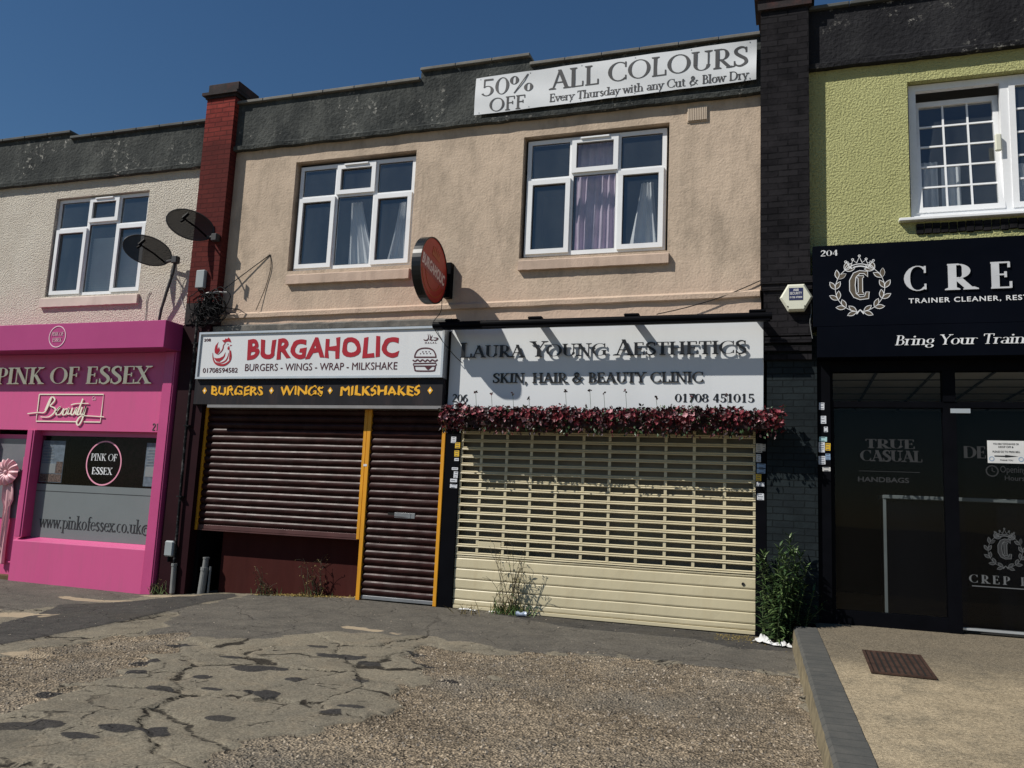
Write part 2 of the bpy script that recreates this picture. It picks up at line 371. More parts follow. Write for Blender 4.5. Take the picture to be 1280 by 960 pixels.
    # dust and dirt over everything
    c = mixc(t, ramp(t, noise_(t, v, 22, 8, .75), .58, .78, (0, 0, 0, 1), (.45, .45, .45, 1)), c, (.30, .25, .18))
    t.links.new(c, p.inputs['Base Color']); p.inputs['Roughness'].default_value = .95; p.inputs['Specular IOR Level'].default_value = .15
    inv = N(t, 'ShaderNodeMath', operation='SUBTRACT'); inv.inputs[0].default_value = 1; t.links.new(crk.outputs[0], inv.inputs[1])
    b1 = bump(t, p, inv.outputs[0], .7, .02)
    b2 = bump(t, p, noise_(t, v, 60, 6, .7), .7, .008, b1)
    gm = N(t, 'ShaderNodeMath', operation='MULTIPLY'); t.links.new(vo.outputs['Distance'], gm.inputs[0]); t.links.new(mg, gm.inputs[1])
    b3 = bump(t, p, gm.outputs[0], .9, .02, b2)
    bump(t, p, rag2, .5, .02, b3)
ground_material()
mat('stone_pale', (.37, .31, .235), .9, var=.5, vs=25)
mat('stone_grey', (.20, .172, .138), .9, var=.5, vs=25)
mat('stone_dark', (.09, .075, .06), .9, var=.5, vs=25)

# ------------------------------------------------------------------ mesh builder
class MB:
    def __init__(s): s.v = []; s.f = []; s.m = []; s.k = 0
    def add(s, vs, fs, mi=0):
        o = len(s.v); s.v += [tuple(p) for p in vs]
        for f in fs: s.f.append([o + i for i in f]); s.m.append(mi)
    def box(s, x0, x1, y0, y1, z0, z1, mi=0, bev=0):
        if bev:
            b = min(bev, (x1 - x0) * .45, (y1 - y0) * .45, (z1 - z0) * .45)
            bm = []
            for (x, X) in ((x0, x1),):
                pass
            vs = []
            for z, i in ((z0, b), (z0 + b, 0), (z1 - b, 0), (z1, b)):
                a = 0 if i == 0 else i
                c = b
                X0, X1, Y0, Y1 = x0 + a, x1 - a, y0 + a, y1 - a
                vs += [(X0 + (c if a == 0 else 0), Y0, z), (X1 - (c if a == 0 else 0), Y0, z), (X1, Y0 + (c if a == 0 else 0), z), (X1, Y1 - (c if a == 0 else 0), z),
                       (X1 - (c if a == 0 else 0), Y1, z), (X0 + (c if a == 0 else 0), Y1, z), (X0, Y1 - (c if a == 0 else 0), z), (X0, Y0 + (c if a == 0 else 0), z)]
            fs = [list(range(7, -1, -1)), list(range(24, 32))]
            for r in range(3):
                for i in range(8):
                    j = (i + 1) % 8; fs.append([r * 8 + i, r * 8 + j, (r + 1) * 8 + j, (r + 1) * 8 + i])
            s.add(vs, fs, mi); return s
        s.add([(x0, y0, z0), (x1, y0, z0), (x1, y1, z0), (x0, y1, z0), (x0, y0, z1), (x1, y0, z1), (x1, y1, z1), (x0, y1, z1)],
              [(3, 2, 1, 0), (4, 5, 6, 7), (0, 1, 5, 4), (1, 2, 6, 5), (2, 3, 7, 6), (3, 0, 4, 7)], mi); return s
    def tube(s, pts, r, n=8, mi=0, cap=True):
        pts = [Vector(p) for p in pts]; rs = r if isinstance(r, (list, tuple)) else [r] * len(pts)
        rings = []; up = Vector((.13, .21, .97))
        for i, p in enumerate(pts):
            d = (pts[min(i + 1, len(pts) - 1)] - pts[max(i - 1, 0)]).normalized()
            a = d.cross(up)
            if a.length < .1: a = d.cross(Vector((1, 0, 0)))
            a.normalize(); b = d.cross(a)
            rings.append([p + (a * math.cos(2 * math.pi * k / n) + b * math.sin(2 * math.pi * k / n)) * rs[i] for k in range(n)])
        vs = [q for g in rings for q in g]; fs = []
        for i in range(len(pts) - 1):
            for k in range(n):
                fs.append([i * n + k, i * n + (k + 1) % n, (i + 1) * n + (k + 1) % n, (i + 1) * n + k])
        if cap: fs += [list(range(n)), list(range(len(vs) - 1, len(vs) - n - 1, -1))]
        s.add(vs, fs, mi); return s
    def sweepx(s, prof, x0, x1, mi=0, closed=False, caps=False, seg=1):
        n = len(prof); vs = []
        for j in range(seg + 1):
            x = x0 + (x1 - x0) * j / seg
            vs += [(x, y, z) for y, z in prof]
        fs = []
        for j in range(seg):
            for i in range(n if closed else n - 1):
                k = (i + 1) % n; fs.append([j * n + i, j * n + k, (j + 1) * n + k, (j + 1) * n + i])
        if caps: fs += [list(range(n)), list(range(len(vs) - n, len(vs)))]
        s.add(vs, fs, mi); return s
    def quad(s, a, b, c, d, mi=0): s.add([a, b, c, d], [(0, 1, 2, 3)], mi); return s
    # flat lettering / emblem shapes: T maps (u, v, depth) to the world
    def poly(s, pts, T, d0, d1, mi=0):
        s.k += 1; d1 = d1 + (s.k % 9) * .00022; n = len(pts)
        s.add([T(u, v, d1) for u, v in pts] + [T(u, v, d0) for u, v in pts],
              [list(range(n))] + [[i, i + n, (i + 1) % n + n, (i + 1) % n] for i in range(n)], mi)
    def strip(s, L, Rr, T, d0, d1, mi=0, closed=False):
        s.k += 1; d1 = d1 + (s.k % 9) * .00022; n = len(L)
        vs = [T(*p, d1) for p in L] + [T(*p, d1) for p in Rr] + [T(*p, d0) for p in L] + [T(*p, d0) for p in Rr]; fs = []
        for i in range(n if closed else n - 1):
            j = (i + 1) % n
            fs += [[i, j, n + j, n + i], [i, 2 * n + i, 2 * n + j, j], [n + i, n + j, 3 * n + j, 3 * n + i]]
        if not closed: fs += [[0, n, 3 * n, 2 * n], [n - 1, 3 * n - 1, 4 * n - 1, 2 * n - 1]]
        s.add(vs, fs, mi)
    def line(s, pts, wd, T, d0, d1, mi=0, closed=False, smooth=0):
        if smooth: pts = catmull(pts, smooth, closed)
        n = len(pts); L = []; Rr = []
        for i in range(n):
            if closed: a, b = pts[i - 1], pts[(i + 1) % n]
            else: a, b = pts[max(i - 1, 0)], pts[min(i + 1, n - 1)]
            dx, dy = b[0] - a[0], b[1] - a[1]; l = math.hypot(dx, dy) or 1
            ww = wd(i / max(1, n - 1), dx / l, dy / l) if callable(wd) else wd
            nx, ny = -dy / l * ww / 2, dx / l * ww / 2
            L.append((pts[i][0] + nx, pts[i][1] + ny)); Rr.append((pts[i][0] - nx, pts[i][1] - ny))
        s.strip(L, Rr, T, d0, d1, mi, closed)
    def build(s, name, mats, parent=None, smooth=False, label=None):
        me = bpy.data.meshes.new(name); me.from_pydata(s.v, [], s.f); me.update()
        if not isinstance(mats, (list, tuple)): mats = [mats]
        for m in mats: me.materials.append(M[m] if isinstance(m, str) else m)
        if len(mats) > 1: me.polygons.foreach_set('material_index', s.m)
        if smooth: me.polygons.foreach_set('use_smooth', [True] * len(me.polygons))
        o = bpy.data.objects.new(name, me); COL.objects.link(o)
        if parent is not None:
            o.parent = parent
            o.location = -Vector(parent.location) if parent.type == 'EMPTY' else (0, 0, 0)
        if label: o['label'] = label
        return o

def catmull(P, n=6, closed=False):
    out = []; m = len(P)
    rng = range(m if closed else m - 1)
    for i in rng:
        p0 = P[i - 1] if (i > 0 or closed) else P[0]; p1 = P[i]; p2 = P[(i + 1) % m]; p3 = P[(i + 2) % m] if (closed or i + 2 < m) else P[-1]
        for k in range(n):
            t = k / n
            out.append(tuple(.5 * ((2 * b) + (-a + c) * t + (2 * a - 5 * b + 4 * c - d) * t * t + (-a + 3 * b - 3 * c + d) * t ** 3) for a, b, c, d in zip(p0, p1, p2, p3)))
    if not closed: out.append(tuple(P[-1]))
    return out

def tag(o, label, cat, group=None):
    o['label'] = label; o['category'] = cat
    if group: o['group'] = group
    return o
def thing(name, label, cat, loc=(0, 0, 0), group=None):
    o = bpy.data.objects.new(name, None); COL.objects.link(o); o.location = loc; o.empty_display_size = .1
    return tag(o, label, cat, group)
def struct(o): o['kind'] = 'structure'; return o

def front(x0, z0, y):                                     # lettering on a surface that faces the street
    return lambda u, v, d: (x0 + u, y - d, z0 + v)

# ------------------------------------------------------------------ serif lettering (drawn with pen strokes)
GL = {
 'A': ('d .09 0 .36 1 N;d .35 1 .66 0 K;h .19 .53 .35;f .08;f .66', .74), 'B': ('v .17;h .05 .32 .975;h .17 .34 .52;h .05 .34 .025;a .32 .75 .15 .225 -90 90;a .34 .275 .2 .25 -90 90', .62),
 'C': ('a .45 .5 .36 .475 48 312;n .70 .70 .97;n .71 .06 .28', .78), 'D': ('v .17;h .05 .38 .975;h .05 .38 .025;a .36 .5 .37 .475 -90 90', .82),
 'E': ('v .17;h .05 .54 .975;h .17 .44 .52;h .05 .58 .025;n .53 .78 .99;n .44 .41 .63;n .57 .01 .25', .64), 'F': ('v .17;h .05 .54 .975;h .17 .44 .52;n .53 .78 .99;n .44 .41 .63;f .17', .58),
 'G': ('a .45 .5 .36 .475 48 318;n .70 .70 .97;v .69 .06 .42;h .54 .80 .42', .84), 'H': ('v .17;v .66;h .17 .66 .52;f .17;f .66;t .17 1;t .66 1', .83),
 'I': ('v .17;f .17;t .17 1', .34), 'K': ('v .17;d .22 .42 .58 1 N;d .32 .56 .64 0 K;f .17;t .17 1;t .58 1;f .64', .76), 'L': ('v .17;h .05 .56 .025;n .55 .01 .27;t .17 1', .60),
 'M': ('d .13 0 .17 1 N;d .17 1 .46 .03 K;d .46 .03 .76 1 N;v .79;f .13;f .79;t .12 1;t .81 1', .94), 'N': ('d .14 0 .14 1 N;d .14 1 .64 0 K;d .66 0 .66 1 N;f .14;t .12 1;t .66 1', .80),
 'O': ('a .44 .5 .36 .475 0 360', .88), 'P': ('v .17;h .05 .34 .975;h .17 .34 .45;a .33 .712 .19 .262 -90 90;f .17', .60), 'R': ('v .17;h .05 .34 .975;h .17 .34 .45;a .33 .712 .19 .262 -90 90;f .17;d .30 .46 .62 0 K;f .63', .71),
 'S': ('s .48 .80 .42 .94 .28 .975 .13 .87 .13 .70 .29 .53 .45 .37 .47 .17 .31 .025 .15 .06 .08 .2;n .48 .72 .97;n .07 .03 .30', .56), 'T': ('v .32;h .03 .61 .975;n .04 .78 .99;n .60 .78 .99;f .32', .64),
 'U': ('v .16 .3 1;d .63 .3 .63 1 N;a .395 .3 .235 .275 180 360;t .16 1;t .63 1', .78), 'V': ('d .08 1 .37 0 K;d .37 0 .66 1 N;t .08 1;t .66 1', .73), 'W': ('d .06 1 .30 0 K;d .30 0 .52 1 N;d .52 1 .76 0 K;d .76 0 .98 1 N;t .07 1;t .98 1', 1.04),
 'X': ('d .1 1 .6 0 K;d .1 0 .59 1 N;f .1;f .6;t .1 1;t .59 1', .70), 'Y': ('d .07 1 .34 .45 K;d .34 .45 .60 1 N;v .34 0 .47;f .34;t .07 1;t .60 1', .66), 'Z': ('h .08 .54 .975;h .06 .56 .025;d .08 0 .54 1 K', .62),
 '0': ('a .30 .5 .22 .475 0 360', .60), '1': ('v .3;d .14 .84 .3 .98 N;f .3', .58), '2': ('s .09 .74 .15 .92 .30 .975 .46 .86 .45 .66 .28 .38 .08 .05;q .06 .52 .05', .60),
 '3': ('a .27 .75 .18 .22 -90 150;a .27 .27 .22 .25 -150 90', .58), '4': ('d .07 .30 .38 1 N;h .05 .57 .29;v .40 0 1', .62), '5': ('q .14 .5 .94;n .15 .5 .97;a .27 .30 .21 .28 -150 130', .58),
 '6': ('a .30 .30 .21 .28 0 360;s .48 .96 .30 .86 .14 .62 .10 .35', .60), '7': ('q .08 .54 .94;d .20 0 .52 .95 K', .56), '8': ('a .30 .745 .17 .23 0 360;a .30 .27 .21 .25 0 360', .60), '9': ('a .30 .70 .21 .28 0 360;s .12 .04 .30 .14 .46 .38 .50 .65', .60),
 '%': ('a .18 .74 .12 .22 0 360;a .76 .26 .12 .22 0 360;d .2 0 .72 1 N', .94), '&': ('s .80 .03 .55 .28 .30 .62 .24 .82 .36 .97 .49 .85 .42 .64 .18 .42 .12 .18 .28 .03 .52 .10 .72 .48;h .62 .84 .5', .88),
 ',': ('o .12 .05 .07;d .07 -.17 .15 .03 N', .28), '.': ('o .12 .06 .075', .26), '-': ('q .05 .32 .36', .38),
 'a': ('a .22 .17 .15 .15 0 360;v .40 0 .45;a .25 .43 .15 .19 10 150;f .43', .52), 'b': ('v .13 0 1;a .32 .31 .19 .3 0 360;t .10 1', .56), 'd': ('a .25 .31 .19 .3 0 360;v .46 0 1;f .50;t .42 1', .58), 'e': ('a .27 .31 .20 .3 5 325;h .08 .47 .36', .52),
 'c': ('a .27 .31 .20 .3 55 310', .48), 'f': ('v .18 0 .84;a .31 .80 .13 .18 40 180;h .05 .36 .62;f .18', .36), 'g': ('a .25 .39 .17 .22 0 360;a .25 -.10 .2 .17 0 360;d .34 .55 .48 .63 N', .52), 'h': ('v .13 0 1;a .30 .40 .17 .22 0 180;v .47 0 .42;f .13;f .47;t .09 1', .60),
 'i': ('v .13 0 .62;o .13 .84 .075;f .13;t .09 .62', .28), 'k': ('v .13 0 1;d .16 .27 .42 .62 N;d .22 .38 .47 0 K;f .13;f .47;t .09 1', .54), 'l': ('v .13 0 1;f .13;t .09 1', .27), 'n': ('v .13 0 .62;a .30 .40 .17 .22 0 180;v .47 0 .42;f .13;f .47;t .09 .62', .60),
 'o': ('a .27 .31 .20 .3 0 360', .54), 'p': ('v .13 -.32 .62;a .32 .31 .19 .3 0 360;f2 .13 -.32;t .09 .62', .57), 'r': ('v .13 0 .62;a .30 .40 .16 .21 45 170;f .13;t .09 .62', .42), 's': ('s .35 .50 .30 .59 .21 .61 .11 .54 .12 .43 .22 .33 .33 .23 .34 .10 .22 .01 .12 .04 .06 .13', .42),
 't': ('v .17 .10 .82;h .04 .34 .62;a .28 .11 .11 .10 180 320', .38), 'u': ('v .12 .18 .62;a .29 .19 .17 .18 180 360;v .46 0 .62;t .08 .62;t .43 .62;f .50', .60), 'v': ('d .06 .62 .25 0 K;d .25 0 .43 .62 N;t .06 .62;t .43 .62', .48),
 'w': ('d .05 .62 .21 0 K;d .21 0 .36 .62 N;d .36 .62 .52 0 K;d .52 0 .67 .62 N;t .06 .62;t .67 .62', .71), 'y': ('d .06 .62 .27 0 K;d .10 -.3 .44 .62 N;t .06 .62;t .44 .62', .48), 'x': ('d .06 .62 .42 0 K;d .06 0 .41 .62 N;f .06;f .42;t .06 .62;t .41 .62', .48),
}
def serif(mb, text, T, h, width=None, d0=0, d1=.004, mi=0, bold=1.0, shear=0, sc=None, gap=0.0, wide=1.0):
    """text in capitals of height h from the origin of T; width squeezes the whole line to fit; sc: lower case drawn as small capitals"""
    K = .145 * bold; Nn = .05 * (.55 + .45 * bold)
    adv = []; ks = []
    for ch in text:
        k = 1.0
        if sc and ch.islower(): k = sc; ch = ch.upper()
        ks.append((ch, k)); adv.append(((GL[ch][1] if ch in GL else .32) * wide + gap) * k)
    tot = sum(adv) * h
    sx = (width / tot) if width else 1.0
    x = 0
    for (ch, k), a in zip(ks, adv):
        if ch in GL:
            hh = h * k
            def X(u, v, x=x, hh=hh): return (x + (u * wide) * hh * sx + shear * v * hh, v * hh)
            for op in GL[ch][0].split(';'):
                q = op.split(); c = q[0]; n = [float(z) if z not in 'KN' else (K if z == 'K' else Nn) for z in q[1:]]
                if c == 'v':
                    y0, y1 = (n[1], n[2]) if len(n) > 2 else (0, 1); u = n[0]
                    mb.poly([X(u - K / 2, y0), X(u + K / 2, y0), X(u + K / 2, y1), X(u - K / 2, y1)], T, d0, d1, mi)
                elif c == 'n':
                    mb.poly([X(n[0] - Nn * .55, n[1]), X(n[0] + Nn * .55, n[1]), X(n[0] + Nn * .55, n[2]), X(n[0] - Nn * .55, n[2])], T, d0, d1, mi)
                elif c == 'd':
                    ww = n[4] * 1.06 / 2
                    mb.poly([X(n[0] - ww, n[1]), X(n[0] + ww, n[1]), X(n[2] + ww, n[3]), X(n[2] - ww, n[3])], T, d0, d1, mi)
                elif c in 'hq':
                    t2 = Nn / 2 if c == 'h' else K * .36
                    mb.poly([X(n[0], n[2] - t2), X(n[1], n[2] - t2), X(n[1], n[2] + t2), X(n[0], n[2] + t2)], T, d0, d1, mi)
                elif c in ('f', 'f2', 't'):
                    y = n[1] if len(n) > 1 else 0; sg = -1 if c == 't' else 1; u = n[0]; b = K * .62
                    mb.poly([X(u - b - .06, y), X(u + b + .06, y), X(u + b + .06, y + sg * Nn * .7), X(u + K * .4, y + sg * Nn * 1.7), X(u - K * .4, y + sg * Nn * 1.7), X(u - b - .06, y + sg * Nn * .7)], T, d0, d1, mi)
                elif c == 'o':
                    mb.poly([X(n[0] + n[2] * math.cos(i * math.pi / 5), n[1] + n[2] * math.sin(i * math.pi / 5)) for i in range(10)], T, d0, d1, mi)
                elif c == 'a':
                    cx, cy, rx, ry, a0, a1 = n; full = abs(a1 - a0) >= 360; m = 24 if full else 16; L = []; Rr = []
                    for i in range(m if full else m + 1):
                        t = R(a0 + (a1 - a0) * i / m); th = Nn + (K - Nn) * abs(math.cos(t)) ** 1.6
                        fx, fy = math.cos(t), math.sin(t)
                        L.append(X(cx + fx * (rx + th / 2), cy + fy * (ry + th * .25))); Rr.append(X(cx + fx * (rx - th / 2), cy + fy * (ry - th * .25)))
                    mb.strip(L, Rr, T, d0, d1, mi, full)
                elif c == 's':
                    P = [(n[i], n[i + 1]) for i in range(0, len(n), 2)]; P = catmull(P, 4)
                    mm = len(P); L = []; Rr = []
                    for i, (u, v) in enumerate(P):
                        a_, b_ = P[max(i - 1, 0)], P[min(i + 1, mm - 1)]; dx, dy = b_[0] - a_[0], b_[1] - a_[1]; l = math.hypot(dx, dy) or 1
                        th = (Nn + (K * 1.05 - Nn) * math.sin(math.pi * i / (mm - 1)) ** 1.5) / 2
                        L.append(X(u - dy / l * th, v + dx / l * th)); Rr.append(X(u + dy / l * th, v - dx / l * th))
                    mb.strip(L, Rr, T, d0, d1, mi)
        x += a * h * sx
    return x

def sans(mb, text, T, u0, u1, v0, v1, d0=0, d1=.004, mi=0, offset=0, shear=0, spacing=1.0, jitter=None):
    """Blender's own font, fitted into the box u0..u1, v0..v1"""
    cu = bpy.data.curves.new('tmp', 'FONT'); cu.body = text; cu.offset = offset; cu.space_character = spacing; cu.resolution_u = 4; cu.shear = shear
    ob = bpy.data.objects.new('tmp', cu); COL.objects.link(ob)
    dg = bpy.context.evaluated_depsgraph_get(); dg.update()
    me = bpy.data.meshes.new_from_object(ob.evaluated_get(dg))
    V = [(p.co.x, p.co.y) for p in me.vertices]; F = [list(p.vertices) for p in me.polygons]
    bpy.data.objects.remove(ob); bpy.data.curves.remove(cu); bpy.data.meshes.remove(me)
    if not V: return
    xs = [p[0] for p in V]; ys = [p[1] for p in V]; ax, bx, ay, by = min(xs), max(xs), min(ys), max(ys)
    W = [(u0 + (x - ax) / (bx - ax) * (u1 - u0), v0 + (y - ay) / (by - ay) * (v1 - v0)) for x, y in V]
    if jitter: W = [jitter(*p) for p in W]
    cnt = {}
    for f in F:
        for i in range(len(f)):
            e = (f[i], f[(i + 1) % len(f)]); cnt[e] = 1
    n = len(W); fs = [f for f in F]
    for (a, b) in list(cnt):
        if (b, a) not in cnt: fs.append([a, a + n, b + n, b])
    mb.add([T(*p, d1) for p in W] + [T(*p, d0) for p in W], fs, mi)

# ------------------------------------------------------------------ ground
XS = [-8, -4.7, -3.6, -1.4, 0, 3.6, 4.0]; ZS = [-.15, -.17, -.10, 0, 0, -.01, -.02]
def gz0(x, y): return np.interp(x, XS, ZS) + .02 * np.clip(y, -16, 2)
def gz(x, y): return float(gz0(x, y))
POLY = dict(
 dark=[[(-3.85, -3.07), (-4.72, -1.5), (-4.09, -.98), (-3.84, -.3), (-3.31, .1), (-3.08, -.12), (-3.02, -1.0), (-2.96, -1.53), (-2.84, -2.38), (-2.78, -3.01), (-2.78, -3.97), (-4.0, -5), (-6, -4)],
       [(.2, .25), (4.06, .2), (4.05, -.75), (3.5, -.95), (3.0, -.65), (2.2, -.6), (1.5, -.55), (.7, -.25)]],
 grey=[[(-2.96, -1.53), (-3.08, .3), (-1.23, .3), (-.28, .3), (.5, -.41), (1.32, -1.66), (.47, -1.93), (-.39, -2.19), (-.99, -3.05), (-1.88, -3.2), (-2.37, -2.25)],
       [(-12, -3), (-12, 1), (-4.2, 1), (-4.5, -1.2), (-5, -2.4)], [(-.4, .25), (3.57, .2), (4.06, .2), (4.05, -1.9), (3.23, -1.85), (2.18, -1.84), (1.51, -2.23), (.76, -2.0), (.37, -1.72)]],
 gravel=[[(.64, -2.31), (1.54, -2.34), (2.21, -1.95), (3.24, -1.99), (4.05, -1.78), (4.3, -4.44), (4.6, -9), (0, -9.5), (.9, -7.2), (1.04, -5.99), (.93, -5.51), (1.25, -4.98), (1.49, -4.54), (1.33, -3.88)],
         [(-2.29, -4.6), (-2.29, -3.91), (-2.33, -3.43), (-1.68, -2.89), (-1.2, -3.3), (-1.1, -3.9), (-.8, -4.9), (-.8, -5.8), (-2, -6)]],
)
TAR = [(-.28, -5.78, .17, .08), (.16, -5.65, .18, .10), (.06, -5.86, .14, .06), (.36, -5.58, .14, .09), (-.12, -3.92, .17, .10), (.06, -3.85, .13, .07), (.24, -3.26, .22, .11), (.46, -4.61, .16, .10), (-.29, -4.36, .12, .08), (-.22, -4.83, .18, .06), (1.09, -4.75, .11, .06), (1.13, -4.62, .13, .05), (-.46, -5.86, .14, .09), (-.54, -3.7, .12, .05)]
SAND = [(-4.85, -.95, .5, .10), (-4.6, -2.3, .5, .16), (-.35, -1.9, .35, .10), (-2.19, -4.16, .3, .12), (-2.1, .1, .9, .06), (-4.2, -.3, .5, .12)]
TAR = [(x, y, a * .8, b * .85) for x, y, a, b in TAR] + [(.62, -3.35, .10, .05), (.85, -3.9, .08, .05), (-.75, -4.5, .10, .06), (.02, -4.65, .07, .04), (1.0, -3.1, .09, .05), (.35, -4.1, .07, .05), (-1.0, -4.1, .12, .06), (-1.3, -3.4, .14, .06), (-.1, -3.0, .10, .05), (.55, -5.2, .08, .05), (-.9, -5.2, .10, .05), (1.4, -3.5, .09, .05), (.7, -2.7, .10, .05)]
def sdf(P, poly):
    poly = np.array(poly, float); d = np.full(len(P), 1e9); ins = np.zeros(len(P), bool)
    for i in range(len(poly)):
        a, b = poly[i], poly[(i + 1) % len(poly)]; ab = b - a; t = np.clip(((P - a) @ ab) / (ab @ ab), 0, 1)
        d = np.minimum(d, np.hypot(*(P - a - t[:, None] * ab).T))
        c = ((a[1] > P[:, 1]) != (b[1] > P[:, 1])); xx = (b[0] - a[0]) * (P[:, 1] - a[1]) / (b[1] - a[1] + 1e-12) + a[0]
        ins ^= c & (P[:, 0] < xx)
    return np.where(ins, d, -d)
xs = np.concatenate([[-160, -80, -40, -22, -14, -11], np.arange(-9.5, -4.6, .06), np.arange(-4.6, 4.3, .023), [4.5, 5, 6, 7.5, 9, 12, 20, 40, 80, 160]])
ys = np.concatenate([[-160, -90, -50, -30, -20, -14, -11, -9.6], np.arange(-8.4, -6.7, .06), np.arange(-6.7, .32, .023), [.5, .8, 1.5, 4, 12, 40, 120]])
GX, GY = np.meshgrid(xs, ys); PP = np.stack([GX.ravel(), GY.ravel()], 1)
att = {k: np.full(len(PP), -9.) for k in ('dark', 'grey', 'gravel')}
for k, L in POLY.items():
    for poly in L: att[k] = np.maximum(att[k], sdf(PP, poly))
w_ = dict(dark=.16, grey=.25, gravel=.30)
for k in att: att[k] = np.clip(.5 + att[k] / (2 * w_[k]), 0, 1)
def blobs(L, soft=.45):
    r = np.zeros(len(PP))
    for (x, y, a, b) in L:
        q = np.sqrt(((PP[:, 0] - x) / a) ** 2 + ((PP[:, 1] - y) / b) ** 2); r = np.maximum(r, np.clip(.5 + (1 - q) * soft, 0, 1))
    return r
att['tar'] = blobs(TAR, .42); att['sand'] = blobs(SAND, .35)
GZ = gz0(PP[:, 0], PP[:, 1])
near = (np.abs(PP[:, 0] + 1.5) < 8) & (PP[:, 1] > -8.4) & (PP[:, 1] < .7)
dz = np.zeros(len(PP)); edge = np.ones(len(PP)); edge2 = np.ones(len(PP))
AMP = dict(dark=.22, grey=.42, gravel=.55, tar=.40, sand=.40)
def sstep(a, lo, hi): q = min(1, max(0, (a - lo) / (hi - lo))); return q * q * (3 - 2 * q)
for i in np.nonzero(near)[0]:
    x, y = PP[i]
    f1 = mnoise.fractal((x * 1.3, y * 1.3, 2.0), .9, 2.1, 6); f2 = mnoise.fractal((x * 3.2, y * 3.2, 8.0), .9, 2.1, 4)
    for k in att: att[k][i] = sstep(att[k][i] + AMP[k] * (.6 * f1 * (k != 'tar') + f2 * (1 if k == 'tar' else .6)), .38, .62)
    g_ = att['gravel'][i]
    ux, uy = x + .16 * f1 + .05 * f2, y + .16 * mnoise.fractal((x * 1.3, y * 1.3, 12.0), .9, 2.1, 5)
    d, p = mnoise.voronoi((ux * .95, uy * 1.15, 0)); edge[i] = (d[1] - d[0]) ; hs_ = math.sin(p[0].x * 91.7 + p[0].y * 47.3)
    d2, p2 = mnoise.voronoi((ux * 2.3, uy * 2.6, 5)); edge2[i] = (d2[1] - d2[0]) * .6
    slab_ = (1 - g_) * (1 - att['grey'][i]) * (1 - att['dark'][i])
    dz[i] = .016 * mnoise.noise((x * .9, y * .9, 0)) + .004 * f2 + .011 * hs_ * slab_ + g_ * (.008 * mnoise.noise((x * 9, y * 9, 7)) + .006 * mnoise.noise((x * 19, y * 19, 4))) - .028 * g_ - .010 * slab_ * sstep(.05 - edge[i], 0, .05) + .010 * att['dark'][i] + .007 * att['tar'][i] - .006 * att['sand'][i]
att['edge'] = edge; att['edge2'] = edge2
fade = np.clip((-.15 - PP[:, 1]) / .5, 0, 1)
GZ = GZ + dz * np.where(PP[:, 1] > -.65, .25 + .75 * fade, 1)
nx, ny = len(xs), len(ys)
me = bpy.data.meshes.new('ground')
fs = [(j * nx + i, j * nx + i + 1, (j + 1) * nx + i + 1, (j + 1) * nx + i) for j in range(ny - 1) for i in range(nx - 1)]
me.from_pydata([(float(a), float(b), float(c)) for a, b, c in zip(PP[:, 0], PP[:, 1], GZ)], [], fs); me.update()
for k, a in att.items():
    A = me.attributes.new(k, 'FLOAT', 'POINT'); A.data.foreach_set('value', a.astype(np.float32))
me.materials.append(M['forecourt_tarmac']); me.polygons.foreach_set('use_smooth', [True] * len(me.polygons))
ground = struct(bpy.data.objects.new('ground', me)); COL.objects.link(ground)
def ground_at(x, y):
    i = int(np.argmin(np.abs(xs - x))); j = int(np.argmin(np.abs(ys - y))); return float(GZ[j * nx + i])

# raised concrete platform with its brick edging
def pz(y): return .205 + .045 * max(-12, y)
def kx(y): return 4.02 + .047 * (-y - .57)
P_ = MB(); yy = list(np.arange(-9.5, .9, .1)); rows = []
xo = [0, .25, .5, 1, 1.5, 2, 3, 5, 9]
for y in yy: rows.append([(kx(y) + .222 + a, y, pz(y) - .006 + .006 * mnoise.noise((a * 2, y * 2, 1))) for a in xo])
P_.add([q for r in rows for q in r], [(j * len(xo) + i, j * len(xo) + i + 1, (j + 1) * len(xo) + i + 1, (j + 1) * len(xo) + i) for j in range(len(yy) - 1) for i in range(len(xo) - 1)])
P_.add([(kx(-9.5) + .235, -9.5, pz(-9.5) - .006), (13.5, -9.5, pz(-9.5) - .006), (13.5, -9.5, -.6), (kx(-9.5) + .235, -9.5, -.6)], [(0, 1, 2, 3)])
struct(P_.build('concrete_path', 'platform_concrete', smooth=True))
K_ = MB(); vs = []; ks = list(np.arange(-9.5, -.36, .075)); n_ = 0
for y in ks:
    w1 = .006 * mnoise.noise((y * 6, 0, 0)); w2 = .005 * mnoise.noise((y * 5, 9, 0)); zt = pz(y) + .004 * mnoise.noise((y * 9, 3, 0))
    g = ground_at(kx(y) - .05, y) - .08
    vs += [(kx(y) - .045 + w1, y, g), (kx(y) - .012 + w1, y, zt - .022), (kx(y) + .012, y, zt), (kx(y) + .215 + w2, y, zt + .002), (kx(y) + .228 + w2, y, zt - .012)]
for j in range(len(ks) - 1):
    for i in range(4): K_.f.append([j * 5 + i, j * 5 + i + 1, (j + 1) * 5 + i + 1, (j + 1) * 5 + i]); K_.m.append(1 if i == 0 else 0)
e = (len(ks) - 1) * 5; K_.v = vs; K_.f.append([e, e + 1, e + 2, e + 3, e + 4]); K_.m.append(0)
mat('kerb_face', (.17, .14, .085), .9, var=.4, vs=9, dirt=(.07, .06, .045), dirt_amt=.8, dirt_s=4, bmp=.6)
struct(K_.build('kerb', ['kerb_top', 'kerb_face']))

